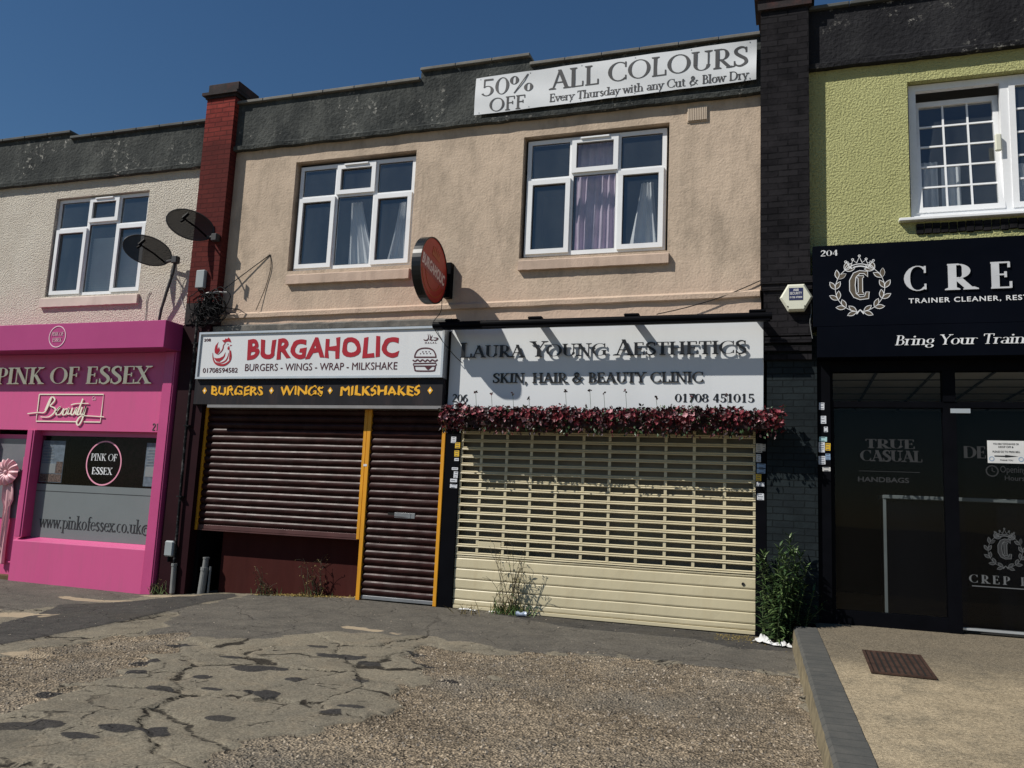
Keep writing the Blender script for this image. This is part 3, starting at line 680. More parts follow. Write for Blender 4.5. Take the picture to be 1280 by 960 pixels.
# loose stones over the worn areas: one uncountable layer
ST = MB(); cnt = 0; rs = random.Random(5)
gi = att['gravel']
def place_stones(n, x0, x1, y0, y1, smin, smax, need=True):
    global cnt
    for _ in range(n):
        x, y = rs.uniform(x0, x1), rs.uniform(y0, y1)
        if x > kx(y) - .04 and y < .3: continue
        i = min(nx - 1, int(np.searchsorted(xs, x))); j = min(ny - 1, int(np.searchsorted(ys, y))); gk = att['gravel'][j * nx + i]
        if need and rs.random() > gk * (.3 + .9 * abs(mnoise.noise((x * 1.3, y * 1.3, 5)))) * 1.4: continue
        s = smin + (smax - smin) * rs.random() ** 3
        z = GZ[j * nx + i]; a = rs.uniform(0, 6.28); ca, sa = math.cos(a) * s, math.sin(a) * s; q = rs.uniform(.5, .9); hgt = s * rs.uniform(.5, .9)
        ST.add([(x + ca, y + sa, z), (x - sa * q, y + ca * q, z), (x - ca, y - sa, z), (x + sa * q, y - ca * q, z), (x + ca * .4, y + sa * .4, z + hgt), (x - ca * .4 - sa * .3, y - sa * .4 + ca * .3, z + hgt * .9)],
               [(0, 1, 4), (1, 5, 4), (1, 2, 5), (2, 3, 5), (3, 4, 5), (3, 0, 4)], rs.choice([0, 0, 0, 1, 1, 1, 2]))
place_stones(30000, -3, 4.3, -6.9, -1.6, .0035, .017)
place_stones(1800, -5.5, 4.2, -6.5, -.05, .003, .010, False)
o = ST.build('gravel', ['stone_pale', 'stone_grey', 'stone_dark']); o['kind'] = 'stuff'

# ------------------------------------------------------------------ buildings
def wall_holes(mb, x0, x1, z0, z1, y, holes, rev=.14, step=None):
    ex = sorted({x0, x1, *[v for h in holes for v in h[:2]]}); ez = sorted({z0, z1, *[v for h in holes for v in h[2:]]})
    for a, b in zip(ex, ex[1:]):
        for c, d in zip(ez, ez[1:]):
            mx, mz = (a + b) / 2, (c + d) / 2
            if any(h[0] < mx < h[1] and h[2] < mz < h[3] for h in holes): continue
            mb.quad((a, y, c), (b, y, c), (b, y, d), (a, y, d))
    for a, b, c, d in holes:
        mb.quad((a, y, c), (a, y, d), (a, y + rev, d), (a, y + rev, c)); mb.quad((b, y, d), (b, y, c), (b, y + rev, c), (b, y + rev, d))
        mb.quad((a, y, d), (b, y, d), (b, y + rev, d), (a, y + rev, d)); mb.quad((b, y, c), (a, y, c), (a, y + rev, c), (b, y + rev, c))

def shell(mb, x0, x1, z0, z1, y0=.02, y1=8):
    """sides, back and flat roof of a unit"""
    mb.quad((x0, y0, z0), (x0, y0, z1), (x0, y1, z1), (x0, y1, z0)); mb.quad((x1, y0, z1), (x1, y0, z0), (x1, y1, z0), (x1, y1, z1))
    mb.quad((x1, y1, z0), (x0, y1, z0), (x0, y1, z1), (x1, y1, z1)); mb.quad((x0, y0, z1), (x1, y0, z1), (x1, y1, z1), (x0, y1, z1))

def parapet(parent, steps, z0, m, mc, yf=-.05, t=.26):
    """steps: (x0, x1, ztop); rough edges under it and a stone coping on top"""
    p = MB(); c = MB()
    for x0, x1, zt in steps:
        n = max(2, int((x1 - x0) / .06)); vs = []
        for i in range(n + 1):
            x = x0 + (x1 - x0) * i / n; e = .012 * mnoise.noise((x * 5, z0, 2))
            vs += [(x, yf - .035, z0 - .01 + e), (x, yf - .045, z0 + .045 + e), (x, yf, z0 + .075), (x, yf, zt), (x, yf + t, zt), (x, yf + t, z0), (x, yf - .0, z0 - .014 + e)]
        fs = [[j * 7 + k, j * 7 + (k + 1) % 7, (j + 1) * 7 + (k + 1) % 7, (j + 1) * 7 + k] for j in range(n) for k in range(7)]
        fs += [[0, 1, 2, 3, 4, 5, 6], list(range(n * 7 + 6, n * 7 - 1, -1))]
        p.add(vs, fs)
        n = max(2, int((x1 - x0) / .45)); xx = x0 - .0
        for i in range(n):
            a = x0 + (x1 - x0) * i / n; b = x0 + (x1 - x0) * (i + 1) / n
            e = .006 * math.sin(i * 3.1); c.box(a + .002, b - .002, yf - .05 + e, yf + t + .03, zt + .003, zt + .05 + e * .6, bev=.008)
    p.build('parapet', m, parent); c.build('coping', mc, parent)

def bar_frame(mb, x0, x1, z0, z1, w, y0, y1, mi=0):
    mb.box(x0, x1, y0, y1, z0, z0 + w, mi); mb.box(x0, x1, y0, y1, z1 - w, z1, mi)
    mb.box(x0, x0 + w, y0 + .0004, y1 - .0004, z0 + w, z1 - w, mi); mb.box(x1 - w, x1, y0 + .0004, y1 - .0004, z0 + w, z1 - w, mi)

def curtain_mesh(x0, x1, z0, z1, y, amp=.03, waves=7, pinch=None, ph=0):
    m = MB(); n = 60; k = 14; vs = []
    for j in range(k + 1):
        t = j / k
        for i in range(n + 1):
            s = i / n; x = x0 + (x1 - x0) * s
            if pinch: x = pinch + (x - pinch) * (.35 + .65 * (1 - t) ** 1.2)
            vs.append((x, y + amp * math.sin(s * waves * 6.28 + ph + .8 * math.sin(t * 3 + s * 5)) * (.5 + .5 * (1 - t)), z0 + (z1 - z0) * t))
    m.add(vs, [(j * (n + 1) + i, j * (n + 1) + i + 1, (j + 1) * (n + 1) + i + 1, (j + 1) * (n + 1) + i) for j in range(k) for i in range(n)])
    return m

def upvc_window(parent, x0, x1, z0, z1, cx, tz, y=.08):
    """two mullions at cx, transoms at tz; the outer lower lights and the middle top light are opening sashes that stand proud"""
    f = MB(); bar_frame(f, x0, x1, z0, z1, .055, y, y + .06)
    w = .030
    for c in cx: f.box(c - w, c + w, y + .001, y + .059, z0 + .055, z1 - .055)
    ed = [x0 + .055, cx[0] - w, cx[0] + w, cx[1] - w, cx[1] + w, x1 - .055]
    for i, t in enumerate(tz): f.box(ed[2 * i], ed[2 * i + 1], y + .002, y + .058, t - w, t + w)
    fo = f.build('window', 'upvc', parent)
    s = MB()
    def sash(a, b, c, d): bar_frame(s, a - .026, b + .026, c - .026, d + .026, .062, y - .028, y + .03)
    sash(ed[0], ed[1], z0 + .055, tz[0] - w); sash(ed[4], ed[5], z0 + .055, tz[2] - w); sash(ed[2], ed[3], tz[1] + w, z1 - .055)
    s.build('sash', 'upvc', fo)
    g = MB(); k = MB()
    def pane(a, b, c, d, yy, i):
        g.quad((a, yy, c), (b, yy, c), (b, yy + i, d), (a, yy + i, d)); bar_frame(k, a, b, c, d, .009, yy - .006, yy - .002)
    for i in range(3):
        a, b = ed[2 * i], ed[2 * i + 1]
        lo = (a, b, z0 + .055, tz[i] - w); hi = (a, b, tz[i] + w, z1 - .055)
        for (q, op) in ((lo, i != 1), (hi, i == 1)):
            if op: pane(q[0] + .036, q[1] - .036, q[2] + .036, q[3] - .036, y + .012, .004)
            else: pane(*q, y + .022, rnd.uniform(-.006, .006))
    g.build('pane', 'pane_sky', fo); k.build('gasket', 'gasket', fo)
    v = MB(); v.box(cx[0] + .12, cx[1] - .12, y - .05, y - .029, z1 - .050, z1 - .026, bev=.004); v.build('trickle_vent', 'upvc', fo)
    return fo

def sill(parent, fo, x0, x1, z0, z1, m, yf=-.06, brickwork=True):
    s = MB(); n = max(8, int((x1 - x0) / .07)); vs = []
    for i in range(n + 1):
        x = x0 + (x1 - x0) * i / n; e = .007 * mnoise.noise((x * 9, z0 * 3, 1)); e2 = .006 * mnoise.noise((x * 12, 4, 4))
        vs += [(x, yf + e, z0 + e2), (x, yf + e, z1 - .015), (x, yf + .02, z1), (x, .13, z1 + .01), (x, .0, z0 + e2)]
    s.add(vs, [[j * 5 + k, j * 5 + k + 1, (j + 1) * 5 + k + 1, (j + 1) * 5 + k] for j in range(n) for k in range(4)] + [[j * 5 + 4, j * 5, (j + 1) * 5, (j + 1) * 5 + 4] for j in range(n)] + [[0, 1, 2, 3, 4], list(range(n * 5 + 4, n * 5 - 1, -1))])
    s.build('sill', m, fo)

def room(parent, x0, x1, z0, z1, y0=.16, y1=2.4):
    r = MB(); r.quad((x0, y1, z0), (x1, y1, z0), (x1, y1, z1), (x0, y1, z1)); r.quad((x0, y0, z0), (x0, y1, z0), (x0, y1, z1), (x0, y0, z1))
    r.quad((x1, y1, z0), (x1, y0, z0), (x1, y0, z1), (x1, y1, z1)); r.quad((x0, y0, z1), (x0, y1, z1), (x1, y1, z1), (x1, y0, z1)); r.quad((x0, y0, z0), (x1, y0, z0), (x1, y1, z0), (x0, y1, z0))
    r.build('room', 'dark_room', parent)

def rough_reveal(): pass

# --- left unit
bL = thing('terraced_building', 'whitewashed rough rendered upper storey with grey parapet above the pink shopfront', 'building', (-6.5, 0, 0))
h = (-7.37, -5.49, 4.265, 5.91)
m = MB(); wall_holes(m, -10.6, -4.44, 2.2, 6.20, 0, [h]); m.quad((-10.6, 0, -.4), (-8.35, 0, -.4), (-8.35, 0, 2.2), (-10.6, 0, 2.2)); m.build('wall', 'render_white', bL)
m = MB(); shell(m, -10.6, -4.44, -.3, 6.2); m.build('shell', 'render_white', bL)
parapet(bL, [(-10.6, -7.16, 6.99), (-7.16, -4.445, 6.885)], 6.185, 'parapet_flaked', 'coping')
f = upvc_window(bL, -7.36, -5.50, 4.275, 5.90, (-6.70, -6.10), (5.39, 5.47, 5.40), .06)
sill(bL, f, -7.41, -5.46, 4.085, 4.235, 'sill_white', -.05)
room(bL, -8.5, -4.8, 4.2, 6.1)
m = MB()
for i in range(22): m.quad((-6.66, .17, 4.32 + i * .042), (-5.53, .17, 4.32 + i * .042), (-5.53, .15, 4.355 + i * .042), (-6.66, .15, 4.355 + i * .042))
m.build('blind', 'blind', f)
# --- centre unit
bC = thing('terraced_building', 'beige rendered upper storey with two white windows above the shuttered takeaway and clinic', 'building', (0, 0, 0))
h1 = (-2.86, -.925, 4.47, 6.115); h2 = (.64, 2.555, 4.47, 6.135)
m = MB(); wall_holes(m, -3.99, 3.655, 3.885, 6.395, 0, [h1, h2]); m.quad((-3.99, .012, 2.4), (3.655, .012, 2.4), (3.655, .012, 3.885), (-3.99, .012, 3.885)); m.build('wall', 'render_beige', bC)
m = MB(); shell(m, -4.43, 3.72, -.3, 6.4); m.build('shell', 'render_beige', bC)
m = MB(); n = 140; vs = []
for i in range(n + 1):
    x = -3.985 + 7.63 * i / n; e = .008 * mnoise.noise((x * 3, 1, 1)); z = 3.80 + .05 * i / n
    vs += [(x, .012, z - .005 + e), (x, -.030 + e, z + e), (x, -.034 + e, z + .055 + e), (x, -.001, z + .085)]
m.add(vs, [[j * 4 + k, j * 4 + k + 1, (j + 1) * 4 + k + 1, (j + 1) * 4 + k] for j in range(n) for k in range(3)]); m.build('string_course', 'render_beige', bC)
m = MB(); vs = []
for i in range(61):
    x = -3.98 + 3.72 * i / 60; e = .012 * mnoise.noise((x * 5, 7, 1))
    vs += [(x, -.02, 3.56), (x, -.075 + e, 3.60), (x, -.085 + e, 3.67 + e), (x, .011, 3.71 + e)]
m.add(vs, [[j * 4 + k, j * 4 + k + 1, (j + 1) * 4 + k + 1, (j + 1) * 4 + k] for j in range(60) for k in range(3)]); m.build('ledge', 'ledge_grey', bC)
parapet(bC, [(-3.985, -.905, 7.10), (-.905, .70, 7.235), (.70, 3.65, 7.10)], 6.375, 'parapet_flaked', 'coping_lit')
f = upvc_window(bC, -2.815, -.955, 4.49, 6.06, (-2.195, -1.57), (5.57, 5.585, 5.54))
sill(bC, f, -2.83, -.90, 4.265, 4.405, 'sill_render')
curtain_mesh(-2.05, -1.55, 4.5, 5.55, .30, .03, 4, pinch=-2.08).build('curtain', 'curtain_white', f)
curtain_mesh(-1.48, -1.15, 4.5, 5.5, .32, .03, 3, pinch=-1.2).build('curtain', 'curtain_white', f)
f = upvc_window(bC, .68, 2.515, 4.51, 6.10, (1.285, 1.905), (5.545, 5.60, 5.58))
sill(bC, f, .65, 2.58, 4.30, 4.43, 'sill_render')
curtain_mesh(1.30, 1.86, 4.45, 6.15, .30, .035, 6).build('curtain', 'curtain_lilac', f)
curtain_mesh(1.98, 2.42, 4.5, 5.5, .33, .03, 3, pinch=2.25, ph=1).build('curtain', 'curtain_white', f)
room(bC, -3.6, -.4, 4.4, 6.25); room(bC, .2, 3.3, 4.4, 6.25)
m = MB(); m.box(2.77, 3.028, -.012, .02, 6.10, 6.297); 
for i in range(11): m.box(2.782 + i * .0215, 2.797 + i * .0215, -.03, -.012, 6.115, 6.282)
m.build('air_brick', 'vent_cream', bC)
# red pier with an oversailing cap
m = MB(); m.box(-4.435, -3.925, -.15, .30, 4.02, 7.20); pr = m.build('brick_pier', 'brick_red', bC, label='red brick pier')
m = MB()
m.box(-4.455, -3.905, -.17, .32, 7.202, 7.245); m.box(-4.50, -3.865, -.205, .36, 7.247, 7.292); m.box(-4.425, -3.865, -.165, .33, 7.294, 7.435, bev=.012)
m.build('cap', 'pier_cap_brick', pr)
m = MB(); m.box(-4.46, -3.99, -.13, .3, -.3, 3.70); m.box(-4.44, -3.92, -.148, .3, 3.702, 4.018, 1); m.build('pier_base', ['maroon_deep', 'pier_cap_brick'], bC)
# black pier
m = MB(); m.box(3.653, 4.198, -.15, .30, 4.025, 7.36); pb = m.build('brick_pier', 'brick_black', bC, label='black painted brick pier')
m = MB(); m.box(3.62, 4.235, -.19, .33, 7.362, 7.50); m.box(3.58, 4.27, -.225, .36, 7.502, 7.56); m.box(3.64, 4.21, -.17, .33, 7.562, 7.70); m.build('cap', 'pier_cap_brick', pb)
m = MB(); m.box(3.655, 4.225, -.185, .20, 3.95, 4.023); m.box(3.675, 4.215, -.165, .2, 3.875, 3.948); m.box(3.69, 4.21, -.14, .2, 3.35, 3.873)
for i in range(3): m.box(3.70 + .0 * i, 4.208, -.165 + i * .018, .2, 3.262 - i * .095, 3.325 - i * .095)
m.build('corbel', 'brick_black', pb)
m = MB(); m.box(3.725, 4.262, -.085, .25, -.25, 3.35); m.build('pier_base', 'brick_painted', bC)
# recess under the takeaway's counter
m = MB(); m.box(-3.66, -1.40, .17, .26, -.3, 1.1); m.quad((-3.99, .5, -.3), (-3.66, .5, -.3), (-3.66, .5, 2.6), (-3.99, .5, 2.6), 1)
m.box(-3.99, -3.93, .02, .5, -.3, 2.6, 1); m.build('counter_wall', ['maroon_paint', 'black_matt'], bC)  # black back and side paint in the deep shade left of the counter
# --- right unit
bR = thing('terraced_building', 'lime green rough rendered upper storey with dark parapet above the black shop', 'building', (6, 0, 0))
h = (5.265, 7.55, 4.655, 6.325)
m = MB(); wall_holes(m, 4.19, 10.6, 3.07, 6.60, 0, [h]); m.build('wall', 'render_green', bR)
m = MB(); shell(m, 4.20, 10.6, -.3, 6.6); m.build('shell', 'render_green', bR)
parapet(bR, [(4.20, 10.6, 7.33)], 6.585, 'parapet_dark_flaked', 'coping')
y = .09
m = MB(); bar_frame(m, 5.285, 7.53, 4.70, 6.315, .075, y, y + .07); m.box(6.215, 6.305, y + .001, y + .069, 4.775, 6.24); m.box(6.87, 6.93, y + .001, y + .069, 4.775, 6.24)
f = m.build('window', 'upvc', bR)
def barred(x0, x1, z0, z1, nx_, nz_, tilt, name):
    m = MB(); g = MB(); w_ = .062
    bar_frame(m, x0, x1, 0, z1 - z0, w_, -.03, .03)
    a, b, c, d = x0 + w_, x1 - w_, w_, z1 - z0 - w_
    for i in range(1, nx_): u = a + (b - a) * i / nx_; m.box(u - .010, u + .010, -.012, .012, c, d)
    for i in range(1, nz_): u = c + (d - c) * i / nz_; m.box(a, b, -.0115, .0115, u - .010, u + .010)
    g.quad((a, 0, c), (b, 0, c), (b, 0, d), (a, 0, d))
    ct, s_ = math.cos(tilt), math.sin(tilt)
    for q in (m, g): q.v = [(x, y + .02 + yy * ct + zz * s_, z0 + zz * ct - yy * s_) for x, yy, zz in q.v]
    so = m.build('sash', 'upvc', f); return g
g = barred(5.345, 6.225, 4.77, 6.175, 3, 5, R(6.5), 'a'); g2 = barred(6.30, 6.88, 4.77, 6.25, 2, 5, 0, 'b'); g3 = barred(6.92, 7.47, 4.77, 6.25, 2, 5, 0, 'c')
for q in (g2, g3): g.add(q.v, q.f)
g.build('pane', 'pane_sky', f)
m = MB(); m.box(6.14, 6.205, y - .055, y - .012, 5.42, 5.62, bev=.012); m.build('handle', 'alarm_cream', f)
m = MB(); m.box(5.14, 7.68, -.085, .09, 4.640, 4.675, bev=.006); m.box(5.30, 7.52, -.03, .09, 4.677, 4.699); m.build('sill', 'upvc', f)
m = MB()
for i in range(27): m.box(5.32 + i * .083, 5.395 + i * .083, -.022 + .006 * math.sin(i * 5), .02, 4.495 + .006 * math.sin(i * 3), 4.615, bev=.005)
m.build('brick_sill', 'brick_black', f)
curtain_mesh(5.42, 5.62, 4.7, 5.5, .42, .02, 3).build('curtain', 'curtain_white', f); curtain_mesh(5.66, 5.86, 4.7, 5.45, .44, .02, 2).build('curtain', 'curtain_white', f)
curtain_mesh(6.4, 6.65, 4.7, 5.4, .42, .02, 3).build('curtain', 'curtain_white', f)
room(bR, 4.7, 8.2, 4.6, 6.5, .2)

# ------------------------------------------------------------------ pink shopfront
sp = thing('shopfront', 'bright pink salon shopfront with boxed canopy, cream serif lettering and stall riser', 'shopfront', (-6, -.1, -.17))
m = MB(); m.box(-8.55, -4.48, -.47, -.004, 3.30, 3.70, bev=.006); m.build('canopy', 'pink_deep', sp)
m = MB(); m.box(-8.55, -4.70, -.12, -.004, 2.115, 3.297); m.build('fascia', 'pink', sp)
m = MB(); m.box(-4.698, -4.50, -.175, .10, -.30, 3.296, bev=.004); m.box(-4.675, -4.523, -.187, -.175, -.30, 3.29); m.build('pilaster', 'pink_dark', sp)
m = MB(); m.sweepx([(-.17, -.30), (-.17, .43), (-.165, .442), (.0, .494), (.0, -.3)], -7.18, -4.70, caps=True); m.build('stall_riser', 'pink', sp)
m = MB(); m.box(-7.18, -7.03, -.16, .06, .492, 2.112, bev=.004); m.box(-7.145, -7.065, -.172, -.16, .50, 2.11); m.box(-7.03, -4.70, -.03, .03, 2.04, 2.113); m.build('mullion', 'pink_dark', sp)
m = MB(); m.quad((-7.03, -.005, 1.30), (-4.70, -.005, 1.30), (-4.70, -.005, 2.04), (-7.03, -.005, 2.04)); m.build('pane', 'pane_shop', sp)
m = MB(); m.box(-7.03, -4.70, -.0050, .012, .495, 1.299); m.box(-7.03, -4.70, -.0056, -.004, 1.185, 1.197, 1); m.build('frosted_film', ['frosted_film', 'film_line'], sp)
T = front(0, 0, -.12)
m = MB(); serif(m, 'PINK OF ESSEX', front(-7.985, 2.826, -.12), .265, 3.04, .022, .034, bold=1.15); m.build('lettering', 'letter_polished', sp)
m = MB()
for P in ([(-7.068, 2.669), (-5.806, 2.669), (-5.806, 2.335)], [(-7.068, 2.669), (-7.066, 2.40)], [(-7.066, 2.375), (-7.066, 2.25), (-6.27, 2.25)], [(-6.12, 2.25), (-5.806, 2.25), (-5.806, 2.315)]): m.line(P, .016, T, .006, .012)
wf = lambda lo, hi: (lambda t, dx, dy: lo + (hi - lo) * abs(dy))
for P in ([(-7.25, 2.365), (-7.05, 2.385), (-6.90, 2.40), (-6.806, 2.62)], [(-6.90, 2.42), (-6.813, 2.62), (-6.733, 2.58), (-6.816, 2.49)], [(-6.816, 2.486), (-6.705, 2.446), (-6.723, 2.377), (-6.819, 2.318), (-6.977, 2.317)],
          [(-6.68, 2.389), (-6.63, 2.447), (-6.614, 2.475), (-6.664, 2.424), (-6.667, 2.354), (-6.587, 2.366), (-6.534, 2.448)], [(-6.467, 2.448), (-6.53, 2.424), (-6.541, 2.355), (-6.484, 2.367), (-6.439, 2.46), (-6.447, 2.367), (-6.383, 2.379)],
          [(-6.366, 2.46), (-6.383, 2.379), (-6.343, 2.357), (-6.285, 2.461), (-6.293, 2.369), (-6.25, 2.375)], [(-6.185, 2.60), (-6.257, 2.369), (-6.206, 2.369)], [(-6.402, 2.506), (-6.288, 2.527), (-6.063, 2.53)],
          [(-6.178, 2.473), (-6.2, 2.381), (-6.148, 2.37), (-6.108, 2.49), (-6.15, 2.29), (-6.209, 2.198), (-6.252, 2.243), (-6.199, 2.324), (-6.1, 2.342), (-5.739, 2.328)]):
    m.line(P, wf(.012, .028), T, .012, .020, smooth=6)
m.build('lettering', 'cream_letter', sp)
m = MB(); sans(m, 'Co', T, -6.02, -5.95, 2.58, 2.64, .003, .006); m.build('lettering', 'pale_ring', sp)
m = MB(); serif(m, '210', front(-4.845, 2.14, -.12), .10, .19, .002, .006); m.build('lettering', 'grey_ink', sp)
m = MB(); T = front(0, 0, -.47); m.line([(-6.467 + .158 * math.cos(i * math.pi / 24), 3.497 + .160 * math.sin(i * math.pi / 24)) for i in range(48)], .012, T, .002, .006, closed=True)
serif(m, 'PINK OF', front(-6.58, 3.51, -.47), .058, .226, .002, .005, bold=.7); serif(m, 'ESSEX', front(-6.555, 3.42, -.47), .058, .176, .002, .005, bold=.7); m.build('emblem', 'pale_ring', sp)
m = MB(); T = front(0, 0, -.006); m.line([(-5.776 + .325 * math.cos(i * math.pi / 32), 1.645 + .325 * math.sin(i * math.pi / 32)) for i in range(64)], .020, T, .001, .003, closed=True); m.build('emblem', 'pink_ring', sp)
m = MB(); serif(m, 'PINK OF', front(-6.03, 1.68, -.006), .105, .50, .001, .003, bold=.8); serif(m, 'ESSEX', front(-5.985, 1.475, -.006), .105, .385, .001, .003, bold=1.1); m.build('lettering', 'letter_pale', sp)
m = MB(); serif(m, 'www.pinkofessex.co.uk', front(-6.88, .645, -.006), .20, 1.93, .001, .003, bold=.8)
m.line([(-4.865 + .07 * math.cos(i * .33), .70 + .07 * math.sin(i * .33)) for i in range(19)], .018, T, .001, .003, closed=True); m.line([(-4.865 + .035 * math.cos(i * .5), .70 + .035 * math.sin(i * .5)) for i in range(9)], .014, T, .001, .003); m.build('lettering', 'film_line', sp)
m = MB(); m.quad((-7.03, .5, .0), (-4.70, .5, .0), (-4.70, .5, 2.2), (-7.03, .5, 2.2)); m.box(-6.2, -4.72, .40, .46, 1.0, 2.1, 1); m.box(-7.03, -4.70, .02, .5, 2.115, 2.13); m.build('display_back', ['black_matt', 'flower_wall'], sp)
# entrance door of the salon
m = MB(); m.box(-8.05, -7.19, .02, .07, -.10, 2.05); dr = m.build('door', 'pink', sp)
m = MB(); m.box(-7.97, -7.30, .008, .0195, .75, 1.98); m.build('pane', 'door_glass_grey', dr); m = MB(); m.box(-8.05, -7.19, .0, .0195, .08, .10); m.box(-7.36, -7.24, -.012, .0195, 0.12, 1.70); m.build('door_rail', 'pink', dr)
m = MB(); m.box(-8.2, -7.19, -.14, .1, -.35, -.10); m.build('door_step', 'wood_brown', sp)
m = MB(); m.box(-8.35, -8.05, -.17, .1, -.3, 2.113); m.build('pilaster', 'pink_dark', sp)
# ribbon bow on the door
bw = thing('ribbon_bow', 'big pale pink satin bow with long tail hanging on the salon door', 'bow', (-7.6, -.06, 1.45))
m = MB(); nr_, na = 7, 150; vs = []
for i in range(nr_ + 1):
    r = .03 + .97 * i / nr_
    for k in range(na):
        a = k * 2 * math.pi / na; rr = r * (1 + .06 * math.cos(13 * a)) * (.93 + .10 * math.sin(2 * a + 1))
        vs.append((-7.60 + .245 * rr * math.cos(a), -.05 - .075 * math.sin(math.pi * min(1, r * .85)) - .020 * math.cos(13 * a) * r, 1.45 + .235 * rr * math.sin(a)))
m.add(vs, [(i * na + k, i * na + (k + 1) % na, (i + 1) * na + (k + 1) % na, (i + 1) * na + k) for i in range(nr_) for k in range(na)])
m.build('loops', 'ribbon', bw, smooth=True)
m = MB(); m.box(-7.635, -7.565, -.12, -.05, 1.41, 1.49, bev=.025); m.build('knot', 'ribbon', bw, smooth=True)
m = MB(); vs = []
for i in range(15):
    t = i / 14
    for j in range(9):
        s_ = j / 8 - .5; wd = .16 + .06 * math.sin(min(1, t * 3) * 1.6) if t < .35 else .12
        vs.append((-7.57 + .06 * t + s_ * wd + .02 * math.sin(t * 5), -.045 - .025 * math.cos(j * 1.7 + t * 2), 1.42 - t * 1.36))
m.add(vs, [(i * 9 + j, i * 9 + j + 1, (i + 1) * 9 + j + 1, (i + 1) * 9 + j) for i in range(14) for j in range(8)]); m.build('tail', 'ribbon', bw, smooth=True)
# posters inside the salon window
def poster(x0, x1, z0, z1, label, cols):
    t = thing('poster', label, 'poster', ((x0 + x1) / 2, .012, z0))
    a = MB(); a.box(x0, x1, .006, .010, z0, z1); a.build('sheet', cols[0], t)
    a = MB()
    for i in range(7): zz = z1 - .05 - i * (z1 - z0) * .07; a.box(x0 + .03, x0 + (x1 - x0) * rnd.uniform(.45, .6), .0030, .0058, zz - .009, zz)
    a.build('print', 'poster_white', t)
    a = MB(); a.box(x0 + .02, x0 + (x1 - x0) * .68, .0025, .0055, z0 + (z1 - z0) * .22, z0 + (z1 - z0) * .45); a.build('slip', 'poster_white', t)
    if cols[1]: a = MB(); a.box(x0 + .01, x1 - .01, .0030, .0055, z0 + .01, z0 + (z1 - z0) * .2); a.box(x0 + (x1 - x0) * .70, x1 - .01, .003, .0055, z0 + (z1 - z0) * .22, z0 + (z1 - z0) * .5); a.build('photo', cols[1], t)
poster(-7.015, -6.57, 1.325, 1.965, 'blue price poster with photos at the bottom, at the mullion end of the salon window', ('poster_blue', 'poster_photo'))
poster(-5.02, -4.72, 1.33, 1.965, 'narrow poster with white lower half, beside the pink end pilaster in the salon window', ('poster_blue', None))

# ------------------------------------------------------------------ takeaway sign, strip sign, shutters
sg = thing('shop_sign', 'white lightbox shop sign with red lettering, a rooster and a burger', 'sign', (-2.15, -.1, 2.88))
yb = -.25
m = MB(); bar_frame(m, -4.066, -.236, 2.875, 3.552, .030, yb, -.02); m.build('frame', 'alu', sg)
m = MB(); m.box(-4.036, -.266, yb + .022, -.03, 2.905, 3.522); m.build('panel', 'sign_white', sg)
yp = yb + .022; T = front(0, 0, yp)
arch = lambda u, v: (u, v + .012 * (1 - ((u + 2.06) / 1.17) ** 2) * (1 if v > 3.28 else -1))
m = MB(); sans(m, 'BURGAHOLIC', T, -3.235, -.888, 3.148, 3.432, .001, .004, offset=.040, spacing=1.08, jitter=lambda u, v: (u + .010 * math.sin(v * 28 + u * 9), v + (.014 * math.sin((u + 3.235) * 13.4) if v > 3.3 else -.012 * math.cos((u + 3.235) * 13.4))))
m.build('lettering', 'letter_red', sg)
m = MB(); sans(m, 'BURGERS - WINGS - WRAP - MILKSHAKE', T, -3.25, -.892, 2.986, 3.086, .001, .004); m.build('lettering', 'letter_ink', sg)
m = MB(); sans(m, '01708594582', T, -3.96, -3.37, 2.966, 3.034, .001, .004, offset=.004); m.build('lettering', 'letter_ink', sg); m = MB(); sans(m, '208', T, -3.99, -3.875, 3.422, 3.462, .001, .004, offset=.01); m.build('lettering', 'letter_ink', sg)
m = MB()
for P in ([(-3.741, 3.409), (-3.786, 3.355), (-3.794, 3.296), (-3.785, 3.254), (-3.742, 3.228), (-3.699, 3.286), (-3.722, 3.337), (-3.746, 3.30), (-3.752, 3.36)],
          [(-3.681, 3.433), (-3.636, 3.437), (-3.624, 3.462), (-3.598, 3.448), (-3.576, 3.473), (-3.544, 3.447), (-3.521, 3.40), (-3.58, 3.414), (-3.64, 3.398), (-3.66, 3.412)],
          [(-3.797, 3.186), (-3.75, 3.173), (-3.691, 3.177), (-3.635, 3.201), (-3.604, 3.258), (-3.61, 3.201), (-3.64, 3.159), (-3.695, 3.122), (-3.746, 3.131)],
          [(-3.553, 3.351), (-3.579, 3.318), (-3.566, 3.292), (-3.538, 3.308)], [(-3.542, 3.3), (-3.509, 3.266), (-3.511, 3.199), (-3.531, 3.15), (-3.534, 3.225)], [(-3.536, 3.366), (-3.505, 3.357), (-3.535, 3.346)]):
    m.poly(P, T, .001, .003)
tw = lambda a: (lambda t, dx, dy: .002 + a * math.sin(math.pi * min(.999, max(.001, t))))
m.line([(-3.617, 3.398), (-3.648, 3.361), (-3.653, 3.319), (-3.673, 3.277), (-3.727, 3.227)], tw(.013), T, .001, .003, smooth=5)
m.line([(-3.82, 3.254), (-3.806, 3.178), (-3.763, 3.11), (-3.69, 3.08), (-3.601, 3.079), (-3.527, 3.124), (-3.5, 3.191), (-3.516, 3.283)], tw(.028), T, .001, .003, smooth=6)
m.line([(-3.743, 3.115), (-3.663, 3.106), (-3.587, 3.138), (-3.558, 3.191), (-3.550, 3.25)], tw(.018), T, .001, .003, smooth=6)
m.poly([(-3.576 + .010 * math.cos(i), 3.376 + .008 * math.sin(i)) for i in range(6)], T, .001, .003)
